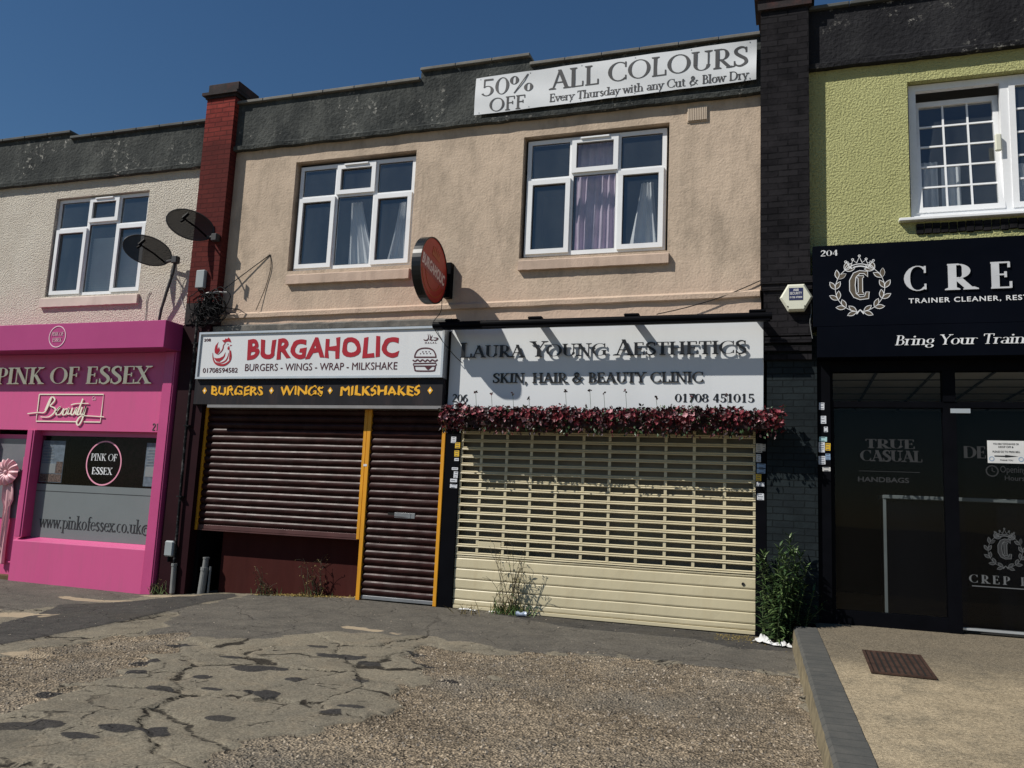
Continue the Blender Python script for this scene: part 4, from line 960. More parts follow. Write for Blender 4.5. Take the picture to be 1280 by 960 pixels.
m.build('rooster_emblem', 'letter_red', sg)
m = MB(); q = .017
m.line([(-.649, 3.144), (-.644, 3.184), (-.612, 3.236), (-.55, 3.261), (-.458, 3.26), (-.392, 3.232), (-.357, 3.179), (-.348, 3.14)], q, T, .001, .003, smooth=5); m.line([(-.656, 3.146), (-.341, 3.142)], q, T, .001, .003)
m.line([(-.675, 3.108), (-.638, 3.092), (-.607, 3.112), (-.57, 3.09), (-.536, 3.110), (-.496, 3.089), (-.465, 3.109), (-.429, 3.088), (-.398, 3.108), (-.355, 3.09), (-.322, 3.11)], q, T, .001, .003, smooth=4)
m.line([(-.660, 3.062), (-.343, 3.065), (-.335, 3.045), (-.351, 3.026), (-.648, 3.029), (-.662, 3.045)], q * .9, T, .001, .003, closed=True)
m.line([(-.648, 3.029), (-.635, 2.986), (-.608, 2.965), (-.382, 2.963), (-.356, 2.984), (-.348, 3.026)], q, T, .001, .003, smooth=4)
m.poly([(-.505, 3.024), (-.46, 2.98), (-.44, 2.980), (-.395, 3.022)], T, .001, .003)
for i in range(7): uu, vv = [(-.54, 3.216), (-.495, 3.218), (-.45, 3.216), (-.57, 3.192), (-.525, 3.192), (-.48, 3.192), (-.43, 3.192)][i]; m.poly([(uu - .007, vv - .006), (uu + .005, vv - .006), (uu + .009, vv + .006), (uu - .003, vv + .006)], T, .001, .003)
m.build('burger_emblem', 'letter_ink', sg)
m = MB()
for P in ([(-.481, 3.452), (-.470, 3.40), (-.486, 3.369), (-.528, 3.37), (-.532, 3.385)], [(-.455, 3.448), (-.437, 3.385), (-.46, 3.37)], [(-.415, 3.430), (-.437, 3.38), (-.422, 3.366), (-.40, 3.372)], [(-.40, 3.40), (-.335, 3.389), (-.37, 3.364), (-.401, 3.372)]): m.line(P, tw(.014), T, .001, .003, smooth=5)
sans(m, 'HALAL', T, -.515, -.35, 3.322, 3.344, .001, .003, offset=.01, spacing=1.5); m.build('lettering', 'letter_ink', sg)

ss = thing('shop_sign', 'black fascia strip with yellow chunky lettering below the white takeaway sign', 'sign', (-2.15, -.1, 2.5))
m = MB(); m.box(-4.10, -.237, -.2, .0, 2.515, 2.872, bev=.006); m.build('panel', 'strip_black', ss)
m = MB(); m.box(-3.84, -.237, -.213, -.01, 2.472, 2.513); m.build('edge_trim', 'strip_alu', ss)
m = MB(); T = front(0, 0, -.2); chunky = lambda u, v: (u + .006 * math.sin(v * 60 + u * 31), v + .010 * math.sin(u * 41) + .006 * math.sin(u * 97))
for s_, a, b in (('BURGERS', -3.80, -2.94), ('WINGS', -2.665, -1.985), ('MILKSHAKES', -1.72, -.55)): [sans(m, s_, T, a + q * .007, b - .014 + q * .007, 2.648 + (q % 2) * .006, 2.769 + (q % 2) * .006, .001, .004 + q * .0004, spacing=1.05, jitter=chunky) for q in range(3)]
for u in (-3.916, -2.804, -1.88, -.413):
    m.poly([(u - .038, 2.712), (u, 2.662), (u + .038, 2.712), (u, 2.762)], T, .001, .004)
m.build('lettering', 'letter_yellow', ss)
m = MB()
for u in (-3.916, -2.804, -1.88, -.413): m.poly([(u - .016, 2.712), (u, 2.69), (u + .016, 2.712), (u, 2.734)], T, .005, .006)
m.build('diamond_centre', 'cream_letter', ss)

def slat_prof(z0, z1, pitch, y, bulge):
    P = []; z = z0
    while z < z1 - 1e-4:
        for t in (0, .12, .3, .5, .7, .88): P.append((y - bulge * math.sin(math.pi * min(1, max(0, t))) ** .8, z + pitch * t))
        P.append((y + .010, z + pitch * .96)); z += pitch
    return P
s1 = thing('roller_shutter', 'wide dark maroon roller shutter stopping short above the serving counter, between yellow rails', 'shutter', (-2.7, 0, .76))
def dent(mb, k=.003, f=1.6):
    mb.v = [(x, y + k * mnoise.noise((x * f, z * 10, 1)) + k * .5 * mnoise.noise((x * 7, z * 10, 6)), z + k * .6 * mnoise.noise((x * f, z * 4, 9))) for x, y, z in mb.v]
m = MB(); m.sweepx(slat_prof(.835, 2.55, .0975, 0, .027), -3.955, -1.405, seg=60); dent(m, .005); m.build('slats', 'maroon_slat', s1, smooth=False)
m = MB(); m.box(-3.955, -1.405, -.022, .02, .775, .835, bev=.005); m.box(-3.95, -1.41, -.034, -.004, .757, .774); m.build('bottom_bar', 'maroon_bar', s1)
for a, b, z in ((-4.005, -3.955, .757), (-1.422, -1.374, .765)):
    m = MB(); m.box(a, b, -.045, .02, z, 2.512, bev=.004); m.build('guide_rail', 'yellow_paint', s1)
s2 = thing('roller_shutter', 'narrow dark maroon roller shutter over the takeaway entrance, with a steel letter slot', 'shutter', (-.8, 0, 0))
m = MB(); m.sweepx(slat_prof(.06, 2.55, .0975, 0, .027), -1.312, -.282, seg=30); dent(m, .006, 2.5); m.build('slats', 'maroon_slat', s2)
m = MB(); m.box(-1.31, -.283, -.02, .02, .015, .06, bev=.004); m.build('bottom_bar', 'steel_grey', s2)
for a, b, z in ((-1.370, -1.312, -.03), (-.282, -.232, .0)):
    m = MB(); m.box(a, b, -.047, .02, z, 2.512, bev=.004); m.build('guide_rail', 'yellow_paint', s2)
m = MB(); m.box(-.90, -.605, -.026, .0, 1.068, 1.138, bev=.004); m.box(-.68, -.665, -.03, -.02, 1.075, 1.13); m.build('letter_slot', 'steel_grey', s2)
m = MB(); m.box(-.995, -.905, -.0235, -.01, 1.072, 1.132); m.build('slot_opening', 'pit_black', s2)
st = MB(); st.box(-1.385, -1.335, -.0495, -.0472, 1.722, 1.75); tag(st.build('sticker', 'sticker_white'), 'small pale sticker on the yellow rails between the two maroon shutters', 'sticker')

# ------------------------------------------------------------------ clinic sign, awning roller, flower trough, shutter
sL = thing('shop_sign', 'white clinic sign with raised black serif lettering below the awning roller', 'sign', (1.7, -.05, 2.5))
m = MB(); m.box(-.29, 3.69, -.10, .0, 2.36, 3.556, bev=.004); m.build('panel', 'sign_white_laura', sL)
m = MB(); serif(m, 'Laura Young Aesthetics', front(-.065, 3.148, -.10), .195, 3.57, .022, .034, sc=.80, bold=1.05); m.build('lettering', 'letter_black', sL)
m = MB(); serif(m, 'SKIN, HAIR & BEAUTY CLINIC', front(.40, 2.822, -.10), .122, 2.62, .003, .016, bold=1.05); m.build('lettering', 'letter_black', sL)
m = MB(); serif(m, '206', front(-.145, 2.578, -.10), .098, .22, .002, .005, bold=1.15); m.build('lettering', 'letter_black', sL); m = MB(); serif(m, '01708 451015', front(2.69, 2.587, -.10), .098, .90, .002, .005, bold=1.15); m.build('lettering', 'letter_black', sL)
m = MB(); m.box(-.232, -.203, -.11, .0, 2.36, 3.5); m.build('edge_trim', 'black_paint', sL)
aw = thing('awning_roller', 'black awning roller tube mounted above the white clinic sign', 'awning', (1.7, -.4, 3.52))
m = MB(); m.tube([(-.33, -.40, 3.522), (3.79, -.40, 3.522)], .044, 14); m.build('roller', 'black_paint', aw, smooth=False)
m = MB(); m.box(-.31, 3.77, -.435, -.365, 3.462, 3.484, bev=.004); m.build('front_bar', 'black_paint', aw)
for x in (-.085, 1.02, 2.21, 3.63):
    m = MB(); m.box(x - .05, x + .05, -.38, .0, 3.567, 3.592); m.box(x - .09, x + .09, -.415, -.33, 3.565, 3.60, bev=.01); m.box(x - .045, x + .045, -.03, .0, 3.593, 3.63); m.build('bracket', 'black_paint', aw)
fb = thing('flower_box', 'long flower trough overflowing with dark red and maroon blooms below the clinic sign', 'flower box', (1.85, -.3, 2.25))
m = MB(); m.box(-.12, 3.84, -.36, -.12, 2.26, 2.40); m.build('trough', 'trough', fb)
m = MB()
for x in (.2, 1.2, 2.3, 3.4): m.box(x - .015, x + .015, -.35, .0, 2.235, 2.258)
m.build('bracket', 'black_paint', fb)
F = MB(); rf = random.Random(3)
def petal(mb, c, d, up, L, Wd, mi):
    d = d.normalized(); sd = d.cross(up)
    if sd.length < .05: sd = d.cross(Vector((1, .3, 0)))
    sd.normalize(); nn = sd.cross(d)
    a = c; b = c + d * L * .5 + sd * Wd / 2 + nn * L * .10; e = c + d * L; f_ = c + d * L * .5 - sd * Wd / 2 + nn * L * .10; mm_ = c + d * L * .55 - nn * L * .04
    mb.add([a, b, e, f_, mm_], [(0, 1, 4), (1, 2, 4), (2, 3, 4), (3, 0, 4)], mi)
def rvec(): return Vector((rf.gauss(0, 1), rf.gauss(0, 1), rf.gauss(0, 1))).normalized()
for i in range(3000):
    x = rf.uniform(-.19, 3.90); ang = rf.uniform(-.5, 3.0); rr = rf.uniform(.35, 1.05)
    lump = 1 + .35 * mnoise.noise((x * 3.1, 1.5, 0))
    c = Vector((x, -.27 - .15 * math.sin(ang) * rr * lump, 2.365 + .112 * math.cos(ang) * rr * lump + rf.gauss(0, .018)))
    out = Vector((rf.gauss(0, .4), -math.sin(ang), math.cos(ang)))
    kind = rf.random()
    if kind < .52:
        col = rf.choice([0, 0, 0, 1, 1, 1, 3, 2]) ; n5 = 5; sz = rf.uniform(.026, .050)
        for k in range(n5):
            a = k * 6.28 / n5 + rf.random(); t1 = out.cross(Vector((.3, .5, .8))).normalized(); t2 = out.cross(t1)
            petal(F, c, (t1 * math.cos(a) + t2 * math.sin(a)) + out * .5, out, sz, sz * .9, col if rf.random() < .8 else 2)
    else:
        for k in range(3):
            petal(F, c + rvec() * .015, out * .5 + rvec() * .9, rvec(), rf.uniform(.03, .06), rf.uniform(.022, .04), rf.choice([2, 2, 2, 2, 4, 0]))
for i in range(520):                                                # trailing bits under the trough
    x = rf.uniform(-.15, 3.85); c = Vector((x, -.30 - rf.uniform(-.02, .12), 2.27 - rf.random() ** 2 * .10))
    petal(F, c, Vector((rf.gauss(0, .5), -.3, -1)), rvec(), rf.uniform(.03, .06), .03, rf.choice([2, 0, 4, 2]))
for x, zt in ((.25, 2.68), (.46, 2.665), (.74, 2.66), (1.41, 2.69), (1.71, 2.70), (1.88, 2.67), (2.14, 2.69), (2.9, 2.62), (3.3, 2.64), (.95, 2.60), (2.5, 2.61)):
    F.tube([(x + .02, -.28, 2.45), (x, -.29, zt)], .003, 4, 4)
    for k in range(7): petal(F, Vector((x, -.29, zt)), rvec(), rvec(), .032, .026, rf.choice([2, 0, 2]))
F.build('blooms', ['petal_red', 'petal_bright', 'petal_dark', 'petal_pale', 'leaf_dark'], fb)

s3 = thing('roller_shutter', 'wide cream shutter with punched grille slats over the clinic shopfront, solid at the bottom', 'shutter', (1.8, 0, 0))
m = MB(); zb = .70; pitch = .1015; nr = 18; bars_w = .050
prof = lambda z: [(.006, z), (-.012, z + .002), (-.020, z + .010), (-.016, z + .020), (-.004, z + .0225), (-.013, z + .025), (-.017, z + .034), (-.008, z + .042), (.006, z + .0445)]
for r in range(nr): m.sweepx(prof(zb + r * pitch - .05), -.022, 3.602, seg=44)
webs = [.262, .601, .926, 1.251, 1.589, 1.913, 2.251, 2.585, 2.913, 3.26]
for x in [-.01] + webs + [3.59]:
    for r in range(nr - 1): m.box(x - .017, x + .017, -.010, .002, zb + r * pitch - .005, zb + (r + 1) * pitch - .0495)
dent(m, .0035); m.build('grille', 'cream_slat', s3)
m = MB(); z = .05
ez = [.045, .115, .240, .365, .490, .62, .6495]
for a, b in zip(ez, ez[1:]): m.sweepx([(.004, a + .0005), (-.010, a + .006), (-.014, a + .02), (-.014, b - .014), (-.008, b - .004), (.004, b - .001)], -.022, 3.602, seg=40)
dent(m, .004); m.build('solid_slats', 'cream_slat', s3)
m = MB(); m.box(-.022, 3.602, -.022, .01, .003, .044, bev=.004); m.build('bottom_bar', 'cream_slat', s3)
m = MB(); m.tube([(3.47, -.016, .545), (3.47, -.024, .545)], .018, 12); m.build('lock', 'brick_sill', s3)
m = MB(); m.box(.28, .58, -.016, -.004, .765, .835, bev=.004); m.build('letter_plate', 'cream_slat', s3)
for a, b in ((-.230, -.022), (3.602, 3.722)):
    m = MB(); m.box(a, b, -.035, .06, -.06, 2.37, bev=.005); m.build('guide_rail', 'black_paint', s3)
m = MB(); m.quad((-.2, .09, 0), (3.7, .09, 0), (3.7, .09, 2.4), (-.2, .09, 2.4)); m.build('glazing', 'behind_shutter', s3)

# ------------------------------------------------------------------ black shop on the right
sc_ = thing('shop_sign', 'long black shop sign with silver serif capitals, laurel crest and crown', 'sign', (7, -.1, 3.1))
m = MB(); m.box(4.222, 10.6, -.25, .0, 3.415, 4.345, bev=.004); m.box(4.262, 10.6, -.262, .0, 3.065, 3.412, bev=.004); m.build('panel', 'black_gloss', sc_)
yc = -.25
def crest(mb, cx, cz, s, T, d=.003):
    """crown, laurel wreath and interlocked C and I; s is the width of the wreath; 0 dark fill, 1 outline"""
    def L(P, wd=.012, closed=False, sm=0): mb.line([(cx + u * s, cz + v * s) for u, v in P], wd * s, T, .002, d, 1, closed, sm)
    def Fp(P): mb.poly([(cx + u * s, cz + v * s) for u, v in P], T, .001, d * .5, 0)
    for sd in (-1, 1):
        for k in range(6):
            a = R(-98 + k * 27); ax, az = math.sin(a) , 0
            th = R(270 - 8 - k * 27) if sd < 0 else R(270 + 8 + k * 27)
            px, pz_ = .40 * math.cos(th), -.06 + .42 * math.sin(th)
            tang = th - math.pi / 2 if sd < 0 else th + math.pi / 2
            for off in ((-.55, .55) if k < 5 else (-.5, .12, .6)):
                dd = tang + off; ln = .165; q = []
                for i in range(13):
                    t = i / 12 * 2
                    uu, ww = (t, .036 * math.sin(math.pi * t)) if t <= 1 else (2 - t, -.036 * math.sin(math.pi * (2 - t)))
                    q.append((px + math.cos(dd) * uu * ln - math.sin(dd) * ww, pz_ + math.sin(dd) * uu * ln + math.cos(dd) * ww))
                Fp(q[:-1]); L(q[:-1], .011, True)
        L([(.40 * math.cos(R(262 - i * 13.5) if sd < 0 else R(278 + i * 13.5)), -.06 + .42 * math.sin(R(262 - i * 13.5) if sd < 0 else R(278 + i * 13.5))) for i in range(11)], .010)
    L([(-.06, -.50), (0, -.445), (.06, -.52)], .02); L([(.06, -.50), (0, -.445), (-.06, -.52)], .02)
    cr = [(-.135, .305), (-.215, .42), (-.13, .385), (-.105, .455), (-.045, .40), (0, .51), (.045, .40), (.105, .455), (.13, .385), (.215, .42), (.135, .305)]
    L(cr, .016); L([(-.14, .300), (-.07, .33), (0, .34), (.07, .33), (.14, .300)], .022, sm=3); L([(-.15, .345), (-.07, .372), (0, .38), (.07, .372), (.15, .345)], .014, sm=3)
    for u, v in ((-.225, .43), (-.11, .465), (0, .525), (.11, .465), (.225, .43)): L([(u + .018 * math.cos(i), v + .018 * math.sin(i)) for i in range(6)], .012, True)
    out = [(.15 if 0 else .13, .24), (.13, .14), (.075, .20), (0, .205), (-.06, .14), (-.075, .0), (-.06, -.15), (0, -.215), (.075, -.205), (.10, -.13), (.15, -.13), (.14, -.25), (.0, -.265), (-.10, -.22), (-.165, -.10), (-.165, .09), (-.10, .22), (0, .26)]
    Fp(out); L(out, .013, True)
    I_ = [(-.045, .165), (.065, .165), (.065, .135), (.045, .12), (.045, -.13), (.065, -.145), (.065, -.175), (-.045, -.175), (-.045, -.145), (-.025, -.13), (-.025, .12), (-.045, .135)]
    Fp(I_); L(I_, .011, True)
m = MB(); crest(m, 4.708, 3.875, .63, front(0, 0, yc)); m.build('crest_emblem', ['letter_gold', 'letter_pale'], sc_)
m = MB()
for ch, u, wd in (('C', 5.155, .225), ('R', 5.555, .27), ('E', 5.965, .225), ('P', 6.37, .225)): serif(m, ch, front(u, 3.778, yc), .285, wd, .006, .016, bold=1.45)
m.build('lettering', 'letter_silver', sc_)
m = MB(); sans(m, 'TRAINER CLEANER, REST', front(0, 0, yc), 5.193, 6.325, 3.640, 3.703, .002, .006, offset=.012, spacing=1.15); sans(m, 'ORATION', front(0, 0, yc), 6.34, 6.71, 3.647, 3.703, .002, .006, offset=.012, spacing=1.15); m.build('lettering', 'letter_pale', sc_)
m = MB(); serif(m, '204', front(4.302, 4.222, yc), .066, .19, .002, .005, bold=1.1); m.build('lettering', 'letter_pale', sc_); m = MB(); serif(m, 'Bring Your Trainers', front(5.04, 3.188, -.262), .108, 1.44, .002, .006, bold=.85, shear=.2); m.build('lettering', 'letter_pale', sc_)

sf = thing('shopfront', 'black framed glass shopfront of the trainer cleaner with dark interior', 'shopfront', (7, 0, .2))
m = MB()
m.box(4.262, 4.40, -.05, .12, .10, 3.062); m.box(4.40, 10.5, -.02, .10, 2.945, 3.062); m.box(4.40, 10.5, -.02, .10, 2.545, 2.61); m.box(4.40, 5.53, -.02, .10, .15, .345)
m.box(5.53, 5.655, -.03, .11, .15, 2.545); m.box(5.53, 5.655, -.03, .11, 2.61, 2.945); m.box(6.95, 7.05, -.03, .11, .15, 2.945); m.box(5.655, 6.95, .0, .08, .24, .262, 1)
m.box(4.40, 4.44, -.015, .09, .345, 2.545); m.box(4.40, 4.43, -.015, .09, 2.61, 2.945)
m.build('frame', ['black_paint', 'alu'], sf)
m = MB()
for a, b, c, d in ((4.44, 5.53, .345, 2.545), (5.655, 6.95, .262, 2.545), (7.05, 10.5, .3, 2.9)): m.quad((a, .03, c), (b, .03, c), (b, .03, d), (a, .03, d))
m.build('pane', 'pane_shop', sf)
m = MB()
for a, b, c, d in ((4.43, 5.53, 2.61, 2.945), (5.655, 6.95, 2.61, 2.945)): m.quad((a, .03, c), (b, .03, c), (b, .03, d), (a, .03, d))
m.build('transom_pane', 'pane_transom', sf)
m = MB(); m.box(5.60, 5.79, -.035, .0, 2.487, 2.535); m.build('closer_plate', 'alu', sf)
m = MB(); m.quad((4.27, .11, 3.0), (4.27, 5, 3.0), (10.5, 5, 3.0), (10.5, .11, 3.0))
for i in range(8): m.box(4.3 + i * .6, 4.33 + i * .6, .12, 5, 2.985, 2.998, 1)
for i in range(8): m.box(4.27, 10.5, .3 + i * .6, .33 + i * .6, 2.986, 2.997, 1)
m.build('ceiling', ['ceiling_tile', 'ceiling_grid'], sf)
m = MB(); m.quad((4.27, 4.0, .1), (10.5, 4.0, .1), (10.5, 4.0, 3.0), (4.27, 4.0, 3.0)); m.quad((4.268, .1, .1), (4.268, 4, .1), (4.268, 4, 3), (4.268, .1, 3)); m.quad((10.4, .1, .1), (10.4, 4, .1), (10.4, 4, 3), (10.4, .1, 3)); m.build('inner_wall', 'black_matt', sf)
m = MB(); m.box(4.27, 10.5, .12, 4.0, .14, .215); m.build('floor', 'shop_floor', sf)
m = MB(); T = front(0, 0, .029)
serif(m, 'TRUE', front(4.76, 2.10, .029), .10, .5, .0005, .0015, bold=1.4); m.build('window_lettering', 'vinyl_faint', sf)
m = MB(); serif(m, 'CASUAL', front(4.707, 1.957, .029), .122, .62, .0005, .0015, bold=1.5); serif(m, 'DESIGNER', front(5.716, 2.015, .029), .125, .82, .0005, .0015, bold=1.5); m.build('window_lettering', 'vinyl_faint', sf)
m = MB(); sans(m, 'HANDBAGS', T, 4.68, 5.19, 1.73, 1.785, .0005, .0015, offset=.02); m.box(4.69, 5.30, .0275, .0285, 1.845, 1.85)
sans(m, 'Opening', T, 6.06, 6.30, 1.85, 1.94, .0005, .0015); sans(m, 'Hours', T, 6.10, 6.28, 1.79, 1.84, .0005, .0015)
m.line([(5.985 + .055 * math.cos(i * .42), 1.885 + .055 * math.sin(i * .42)) for i in range(15)], .012, T, .0005, .0015, closed=True); m.line([(5.985, 1.92), (5.985, 1.885), (6.01, 1.875)], .008, T, .0005, .0015)
m.build('window_lettering', 'vinyl_faint', sf)
m = MB(); crest(m, 6.075, 1.085, .39, T, .0016); m.build('crest_emblem', ['vinyl_faint', 'vinyl_grey'], sf)
m = MB(); serif(m, 'CREP', front(5.735, .722, .029), .085, .40, .0005, .0015, bold=1.3, gap=.25); serif(m, 'PROTECT', front(6.205, .722, .029), .085, .62, .0005, .0015, bold=1.3, gap=.25); m.box(5.76, 6.85, .0275, .0285, .685, .695); m.build('window_lettering', 'vinyl_grey', sf)
nb = thing('notice', 'white paper notice with black text and arrow taped inside the black shop door', 'notice', (6.11, .02, 1.97))
m = MB(); m.box(5.947, 6.29, .0235, .0255, 1.968, 2.205); m.build('sheet', 'paper_white', nb)
m = MB(); T = front(0, 0, .0235)
for s_, a, b, c, d in (('YOU MAY EXCHANGE OR', 6.0, 6.24, 2.160, 2.180), ('DROP OFF &', 6.05, 6.19, 2.128, 2.148), ('PLEASE GO TO PRESS BELL', 5.995, 6.25, 2.078, 2.098), ('THANK YOU', 6.06, 6.18, 1.992, 2.008)): sans(m, s_, T, a, b, c, d, .0004, .001, offset=.02)
m.poly([(6.01, 2.036), (6.11, 2.034), (6.11, 2.028), (6.23, 2.042), (6.11, 2.056), (6.11, 2.048), (6.01, 2.048)], T, .0004, .001); m.build('print', 'letter_black', nb)
m = MB()
for u in (5.985, 6.255): m.line([(u + .022 * math.cos(i * .6), 2.012 + .022 * math.sin(i * .6)) for i in range(10)], .007, T, .0004, .001, closed=True)
m.build('stamp', 'sticker_blue', nb)
ct = thing('display_counter', 'dark shop counter with pale top edge and end trim seen through the glass', 'counter', (5.9, .5, .2))
m = MB(); m.box(4.985, 8.0, .30, .9, .22, 1.56); m.build('body', 'black_gloss', ct)
m = MB(); m.box(4.955, 8.0, .275, .92, 1.562, 1.602, bev=.004); m.build('top', 'counter_white', ct)
m = MB(); m.box(4.955, 4.983, .285, .33, .22, 1.56); m.build('end_trim', 'counter_white', ct)

# ------------------------------------------------------------------ banner, projecting sign, alarm box, dishes, pipes, cables
bn = thing('banner', 'white vinyl discount banner with grey serif text fixed to the parapet', 'banner', (1.8, -.1, 6.5))
m = MB(); n = 60; k = 8; vs = []
def bz(u, v):
    return -.112 - .010 * math.sin(u * 9 + v * 3) * math.sin(math.pi * v) - (.02 * max(0, (u - .90) / .1) * math.sin(v * 6) if u > .9 else 0) - .012 * max(0, math.sin(u * 40)) * max(0, .25 - min(v, 1 - v)) 
for j in range(k + 1):
    for i in range(n + 1):
        u, v = i / n, j / k; vs.append((-.05 + 3.65 * u + .006 * v, bz(u, v), 6.472 + .042 * u + (.525 - .008 * u) * v - .006 * abs(math.sin(u * 12.6)) * (1 - 2 * v)))
m.add(vs, [(j * (n + 1) + i, j * (n + 1) + i + 1, (j + 1) * (n + 1) + i + 1, (j + 1) * (n + 1) + i) for j in range(k) for i in range(n)])
m.build('sheet', 'sign_white', bn, smooth=True)
def TB(x0, z0):
    def f_(u, v, d):
        x, z = x0 + u, z0 + v; uu = (x + .05) / 3.65; vv = min(1, max(0, (z - 6.472 - .042 * uu) / .52)); return (x, bz(min(1, max(0, uu)), vv) - d - .002, z)
    return f_
m = MB(); serif(m, '50%', TB(.03, 6.72), .25, .74, .0, .002, bold=.85); serif(m, 'OFF', TB(.165, 6.49), .19, .51, .0, .002, bold=.85)
serif(m, 'ALL COLOURS', TB(1.01, 6.708), .262, 2.50, .0, .002, bold=.95); serif(m, 'Every Thursday with any Cut & Blow Dry', TB(1.0, 6.535), .112, 2.505, .0, .002, bold=.95)
m.build('lettering', 'grey_ink', bn)
m = MB()
for i in range(6):
    for v in (.04, .96): u = .02 + .96 * i / 5; x = -.05 + 3.65 * u; z = 6.472 + .042 * u + .52 * v; m.tube([(x, bz(u, v) - .0005, z), (x, bz(u, v) - .002, z)], .009, 8)
m.build('eyelets', 'steel_grey', bn)

ds = thing('projecting_sign', 'round red projecting sign in a black rim sticking out above the takeaway', 'sign', (-.36, -.55, 4.2))
cy, cz, rd = -.545, 4.20, .425
def disc(mb, r0, r1, x0, x1, n=48, mi=0):
    vs = []; 
    for i in range(n):
        a = i * 2 * math.pi / n; vs += [(x0, cy + r1 * math.cos(a), cz + r1 * math.sin(a)), (x1, cy + r1 * math.cos(a), cz + r1 * math.sin(a)), (x1, cy + r0 * math.cos(a), cz + r0 * math.sin(a)), (x0, cy + r0 * math.cos(a), cz + r0 * math.sin(a))]
    mb.add(vs, [[i * 4 + k, ((i + 1) % n) * 4 + k, ((i + 1) % n) * 4 + (k + 1) % 4, i * 4 + (k + 1) % 4] for i in range(n) for k in range(4)], mi)
m = MB(); disc(m, rd - .016, rd, -.415, -.295); m.build('rim', 'black_shiny', ds, smooth=False)
m = MB(); disc(m, .0005, rd - .017, -.41, -.303); m.build('face', 'disc_red', ds)
ca_, sa_ = math.cos(R(-11)), math.sin(R(-11))
TD = lambda u, v, d: (-.303 + d, cy + u * ca_ - v * sa_, cz + u * sa_ + v * ca_)
m = MB(); sans(m, 'BURGAHOLIC', TD, -.36, .34, -.06, .085, .001, .003, offset=.035, spacing=1.05); m.build('lettering', 'disc_white', ds)
m = MB(); m.poly([(-.385, .10), (-.33, -.10), (.36, -.10), (.385, .10)], TD, .0002, .0008); m.build('band', 'disc_band', ds)
m = MB()
for i in range(5): a = R(62 + i * 14); m.poly([(.19 * math.cos(a) - .03, .17), (.22 * math.cos(a), .16 + .16 * math.sin(a)), (.19 * math.cos(a) + .04, .17)], TD, .001, .002)
m.line([(.35 * math.cos(R(200 + i * 7)), .34 * math.sin(R(200 + i * 7))) for i in range(21)], .02, TD, .001, .002)
m.line([(.24 * math.cos(R(200 + i * 7)), .26 * math.sin(R(200 + i * 7))) for i in range(21)], .014, TD, .001, .002); m.build('emblem', 'disc_orange', ds)
m = MB(); m.box(-.362, -.262, -.10, -.001, 3.965, 4.44, bev=.004); m.build('wall_plate', 'black_paint', ds)
m = MB(); m.tube([(-.365, -.0, 4.30), (-.365, -.145, 4.30)], .018, 8); m.tube([(-.365, -.0, 4.06), (-.365, -.17, 4.06)], .018, 8); m.build('arms', 'black_paint', ds)

al = thing('alarm_box', 'hexagonal cream burglar alarm box with blue label on the black pier', 'alarm', (4.045, -.2, 3.77))
def hexa(sx, sz, y): return [(4.045 + u * sx, y, 3.768 + v * sz) for u, v in ((-1, 0), (-.5, -1), (.5, -1), (1, 0), (.5, 1), (-.5, 1))]
m = MB(); A, B_, C_ = hexa(.172, .152, -.142), hexa(.178, .157, -.20), hexa(.155, .135, -.232)
m.add(A + B_ + C_, [[i, (i + 1) % 6, 6 + (i + 1) % 6, 6 + i] for i in range(6)] + [[6 + i, 6 + (i + 1) % 6, 12 + (i + 1) % 6, 12 + i] for i in range(6)] + [list(range(12, 18))]); m.build('case', 'alarm_cream', al)
m = MB(); m.box(3.968, 4.117, -.2355, -.232, 3.735, 3.875); lb = m.build('label_plate', 'alarm_blue', al)
m = MB(); T = front(0, 0, -.2355); sans(m, 'A&B', T, 4.012, 4.072, 3.838, 3.866, .0005, .0015, offset=.03); sans(m, 'SECURITY', T, 3.978, 4.107, 3.797, 3.828, .0005, .0015, offset=.02); sans(m, '01708 470808', T, 3.976, 4.109, 3.755, 3.778, .0005, .0015, offset=.02); m.build('lettering', 'paper_white', al)
m = MB(); m.tube([(3.955, -.2325, 3.662), (3.955, -.236, 3.662)], .008, 6); m.tube([(4.135, -.2325, 3.662), (4.135, -.236, 3.662)], .008, 6); m.build('screws', 'pit_black', al)

